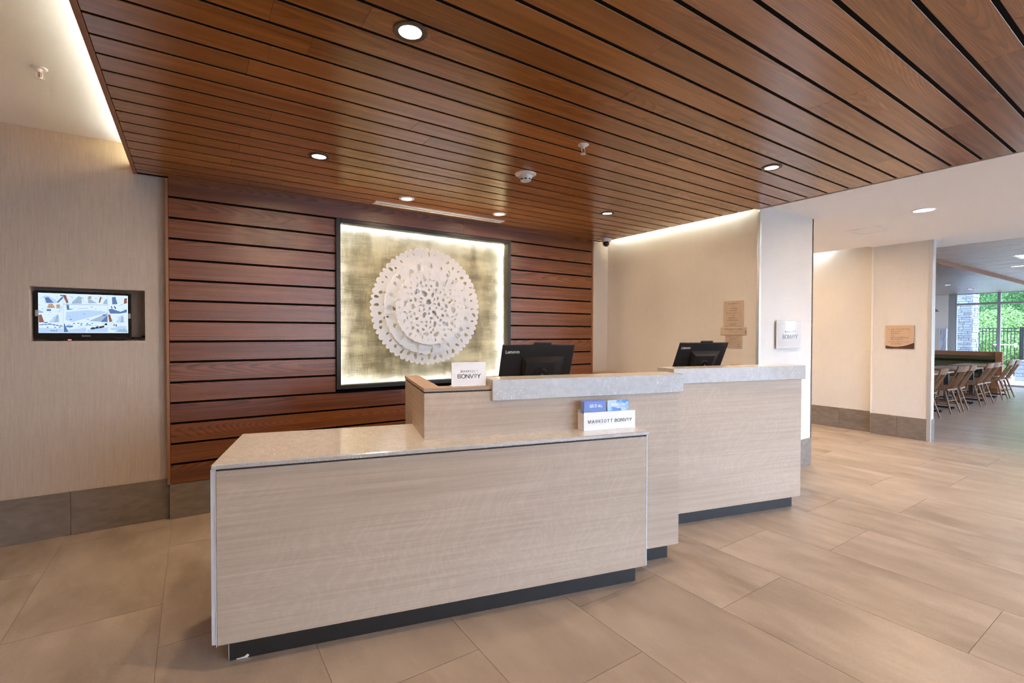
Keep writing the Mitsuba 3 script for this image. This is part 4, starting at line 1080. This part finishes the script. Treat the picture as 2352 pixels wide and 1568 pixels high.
def dining_chair(x, y, rot, label):
    t = thing('dining_chair', label, 'chair', 'spindle-back chairs at the cafe tables')
    c, s = math.cos(rot), math.sin(rot)
    fr = frame((x, y, 0), (c, s, 0), (-s, c, 0), (0, 0, 1))
    P = lambda m: placed(m, fr)
    seat = Polygon([(-0.19, -0.20), (0.19, -0.20), (0.215, -0.05), (0.215, 0.16), (0.17, 0.215), (-0.17, 0.215), (-0.215, 0.16), (-0.215, -0.05)]).buffer(0.015)
    obj(t + '__seat', P(placed(trimesh.creation.extrude_polygon(seat, 0.032, engine='earcut'), frame((0, 0, 0.432), (1, 0, 0), (0, 1, 0), (0, 0, 1)))), 'chair_wood')
    legs = [((-0.135, -0.14), (-0.20, -0.265)), ((0.135, -0.14), (0.20, -0.265)), ((-0.14, 0.15), (-0.165, 0.215)), ((0.14, 0.15), (0.165, 0.215))]
    for (a, b), (p, q) in legs:
        obj(t + '__leg', P(tube([(p, q, 0), (a, b, 0.431)], 0.013, 10, 0.020)), 'chair_wood', smooth=40)
    lp = lambda k, z: np.array([legs[k][1][0] + (legs[k][0][0] - legs[k][1][0]) * z / 0.431, legs[k][1][1] + (legs[k][0][1] - legs[k][1][1]) * z / 0.431, z])
    for a, b, z in ((0, 1, 0.235), (0, 2, 0.17), (1, 3, 0.17), (2, 3, 0.235)):
        obj(t + '__stretcher', P(tube([lp(a, z), lp(b, z)], 0.009, 8)), 'chair_wood', smooth=40)
    bend = lambda u: -0.335 - 0.035 * (1 - (u / 0.21) ** 2)
    us = np.linspace(-0.215, 0.215, 9)
    v, f = [], []
    for u in us:
        for dy, dz in ((-0.009, 0.79), (0.011, 0.79), (0.002, 0.895), (-0.018, 0.895)):
            v.append((u, bend(u) + dy - 0.02 * (dz > 0.8), dz))
    n = 4
    for i in range(len(us) - 1):
        for k in range(4):
            a0, a1 = i * n + k, i * n + (k + 1) % n
            f += [[a0, a1 + n, a1], [a0, a0 + n, a1 + n]]
    f += [[0, 1, 2], [0, 2, 3], [len(v) - 4, len(v) - 2, len(v) - 3], [len(v) - 4, len(v) - 1, len(v) - 2]]
    m = trimesh.Trimesh(v, f, process=False); m.fix_normals()
    obj(t + '__crest_rail', P(m), 'chair_wood')
    for u, r in ((-0.185, 0.014), (-0.095, 0.0085), (-0.032, 0.0085), (0.032, 0.0085), (0.095, 0.0085), (0.185, 0.014)):
        obj(t + '__spindle', P(tube([(u * 0.86, -0.175, 0.46), (u, bend(u) + 0.002, 0.80)], r, 8)), 'chair_wood', smooth=40)


CH = [(10.84, 3.10, 0.02, 'wooden spindle-back chair half hidden behind the pilaster edge'), (11.94, 3.10, -0.10, 'wooden spindle-back chair nearest the pilaster in full view'),
      (12.48, 3.09, 0.06, 'wooden spindle-back chair, second in full view from the pilaster'), (13.73, 3.10, 0.0, 'wooden spindle-back chair, third in full view from the pilaster'),
      (14.26, 3.10, -0.04, 'wooden spindle-back chair, fourth in full view from the pilaster'), (15.48, 3.10, -0.02, 'wooden spindle-back chair, second from the windows'),
      (16.05, 3.09, 0.0, 'wooden spindle-back chair nearest the windows')]
for x, y, r, l in CH:
    dining_chair(x, y, r, l)

# ------------------------------------------------------------------ outdoors
struct('ground', box(XC1 + 0.16, 26.0, -12, 16, -0.3, -0.03), 'concrete')
gx = np.linspace(26, 70, 45); gy = np.linspace(-7, 30, 38)
hv = []
for x in gx:
    for y in gy:
        hv.append((x, y, -0.03 + 0.33 * (x - 26) + 0.8 * (meshkit.noise(np.array([x * 0.2, y * 0.2, 0.0])) - 0.5) * min(1, (x - 26) / 3)))
hf = []
for i in range(len(gx) - 1):
    for j in range(len(gy) - 1):
        a = i * len(gy) + j
        hf += [[a, a + len(gy), a + len(gy) + 1], [a, a + len(gy) + 1, a + 1]]
struct('hillside', trimesh.Trimesh(hv, hf, process=False), 'grass', smooth=True)


def stones(key, x, y0, y1, z0, z1, ax, seed, h=(0.07, 0.13), l=(0.14, 0.34)):
    g = np.random.default_rng(seed)
    z = z0
    while z < z1 - 0.02:
        hh = min(g.uniform(*h), z1 - z)
        y = y0 - g.uniform(0, 0.1)
        while y < y1:
            ll = g.uniform(*l)
            a, b = max(y, y0), min(y + ll, y1)
            if b - a > 0.03:
                p = g.uniform(0.025, 0.055)
                m = cbox(x - p, x + 0.02, a + 0.002, b - 0.002, z + 0.002, z + hh - 0.002, 0.010) if ax == 'x' else cbox(a + 0.002, b - 0.002, x - p, x + 0.02, z + 0.002, z + hh - 0.002, 0.010)
                obj(key + '__stone', m, 'stone', uv=(float(g.integers(1, 900)), 0))
            y += ll
        z += hh


t = thing('stone_pillar', 'grey stacked stone pillar outside the window', 'pillar')
obj(t + '__core', box(20.62, 21.3, 4.58, 5.3, -0.1, 3.4), 'mortar')
stones(t, 20.62, 4.56, 5.3, 0.6, 2.85, 'x', 3, h=(0.05, 0.10), l=(0.10, 0.30))
stones(t, 4.58, 20.6, 21.3, 0.6, 2.85, 'y', 4, h=(0.05, 0.10), l=(0.10, 0.30))
t = thing('garden_wall', 'low grey stacked stone wall outside at the right edge', 'wall')
obj(t + '__core', box(22.52, 23.0 - 0.1, 1.5, 3.90, -0.1, 0.60), 'mortar')
stones(t, 22.52, 1.5, 3.92, -0.03, 0.60, 'x', 7, h=(0.1, 0.16), l=(0.2, 0.5))
obj(t + '__coping', cbox(22.42, 22.95, 1.5, 3.95, 0.601, 0.65, 0.01), 'stone', uv=(71.0, 0))

t = thing('garden_gate', 'black metal picket gate with a white push bar outside the window', 'gate')
XF = 23.0
for y in (5.03, 4.985):
    obj(t + '__post', cbox(XF - 0.03, XF + 0.03, y - 0.02, y + 0.02, -0.03, 1.735, 0.003), 'fence_black')
for z in (1.685, 1.580, 0.16):
    obj(t + '__rail', cbox(XF - 0.014, XF + 0.014, 3.93, 4.965, z, z + 0.026, 0.002), 'fence_black')
for i in range(11):
    obj(t + '__picket', cbox(XF - 0.009, XF + 0.009, 4.895 - i * 0.0875 - 0.009, 4.895 - i * 0.0875 + 0.009, 0.08, 1.70, 0.001), 'fence_black')
obj(t + '__push_bar', cbox(XF - 0.09, XF - 0.05, 3.96, 4.52, 1.125, 1.165, 0.006), 'white_plastic')
obj(t + '__latch', cbox(XF - 0.10, XF - 0.02, 3.945, 4.01, 1.055, 1.20, 0.006), 'white_plastic')
t = thing('metal_fence', 'black metal picket fence running on from the gate', 'fence')
for y in (3.885, 3.83):
    obj(t + '__post', cbox(XF - 0.03, XF + 0.03, y - 0.022, y + 0.022, -0.03, 1.745, 0.003), 'fence_black')
for z in (1.685, 1.580, 0.16):
    obj(t + '__rail', cbox(XF - 0.014, XF + 0.014, 1.0, 3.80, z, z + 0.026, 0.002), 'fence_black')
for i in range(26):
    obj(t + '__picket', cbox(XF - 0.009, XF + 0.009, 3.72 - i * 0.105 - 0.009, 3.72 - i * 0.105 + 0.009, 0.08, 1.70, 0.001), 'fence_black')


def bush(x, y, z, rx, rz, n, leaf, seed, label):
    g = np.random.default_rng(seed)
    t = thing('bush', label, 'bush', 'greenery on the slope')
    core = trimesh.creation.icosphere(3)
    v = core.vertices * (1 + 0.30 * (meshkit.fbm(core.vertices * 2.2 + seed, 3)[:, None] - 0.5) * 2)
    core = trimesh.Trimesh(v * [rx * 0.86, rx * 0.86, rz * 0.86], core.faces, process=False)
    d = g.normal(size=(n, 3)); d /= np.linalg.norm(d, axis=1)[:, None]
    d = d[d[:, 0] < 0.45]
    r = 1 + 0.30 * (meshkit.fbm(d * 2.2 + seed, 3) - 0.5) * 2
    r = r * g.uniform(0.84, 1.06, len(d))
    c = d * r[:, None] * [rx, rx, rz]
    a = d + 0.9 * g.normal(size=d.shape); a /= np.linalg.norm(a, axis=1)[:, None]
    b = np.cross(a, g.normal(size=d.shape)); b /= np.linalg.norm(b, axis=1)[:, None]
    e = np.cross(a, b)
    s = (g.uniform(0.035, 0.085, len(d)) * (0.7 + 0.3 * rx / 2))[:, None]
    V4 = np.stack([c - b * s, c + e * s * 0.5, c + b * s, c - e * s * 0.5], 1).reshape(-1, 3)
    i = np.arange(len(d))[:, None] * 4
    Fq = np.vstack([i + [0, 1, 2], i + [0, 2, 3]])
    fo = cat(core, trimesh.Trimesh(V4, Fq, process=False)); fo.apply_translation((x, y, z + rz * 0.8))
    obj(t + '__foliage', fo, leaf)
    obj(t + '__trunk', tube([(x, y, z - 0.4), (x, y, z + rz * 0.8)], 0.09, 8), 'bark')


g = np.random.default_rng(21)
COL = ['dark green', 'bright yellow green', 'bluish green']
FRONT = [(27.6, 0.4, 0, 0.95, 1.1), (27.5, 2.8, 0, 0.95, 1.0), (27.7, 5.2, 1, 1.0, 1.2), (27.5, 7.6, 0, 0.95, 1.0), (27.7, 10.0, 1, 0.95, 1.1)]
MID = [(30.9, -1.9, 0, 1.5, 1.8), (30.7, 1.9, 2, 1.5, 1.9), (31.0, 5.7, 0, 1.55, 2.0), (30.8, 9.5, 1, 1.5, 1.8)]
BACK = [(35.6, -4.6, 2, 2.25, 3.2), (35.4, 1.0, 0, 2.25, 3.4), (35.8, 6.7, 2, 2.35, 3.4), (35.6, 12.3, 0, 2.25, 3.2)]
for nm, what, n, rowset in (('low bush just behind the gate', 'bush', 11000, FRONT), ('rounded shrub midway up the slope', 'shrub', 15000, MID), ('tall tree at the top of the slope', 'tree', 20000, BACK)):
    for j, (x, y, k, rx, rz) in enumerate(rowset):
        order = ['rightmost', 'second from the right', 'third from the right', 'fourth from the right', 'leftmost'][j if j < len(rowset) - 1 else 4]
        bush(x, y, 0.33 * (x - 26) - 0.2, rx, rz, n, LEAVES[k], 50 + j + int(x), f'{COL[k]} {nm}, {order}')
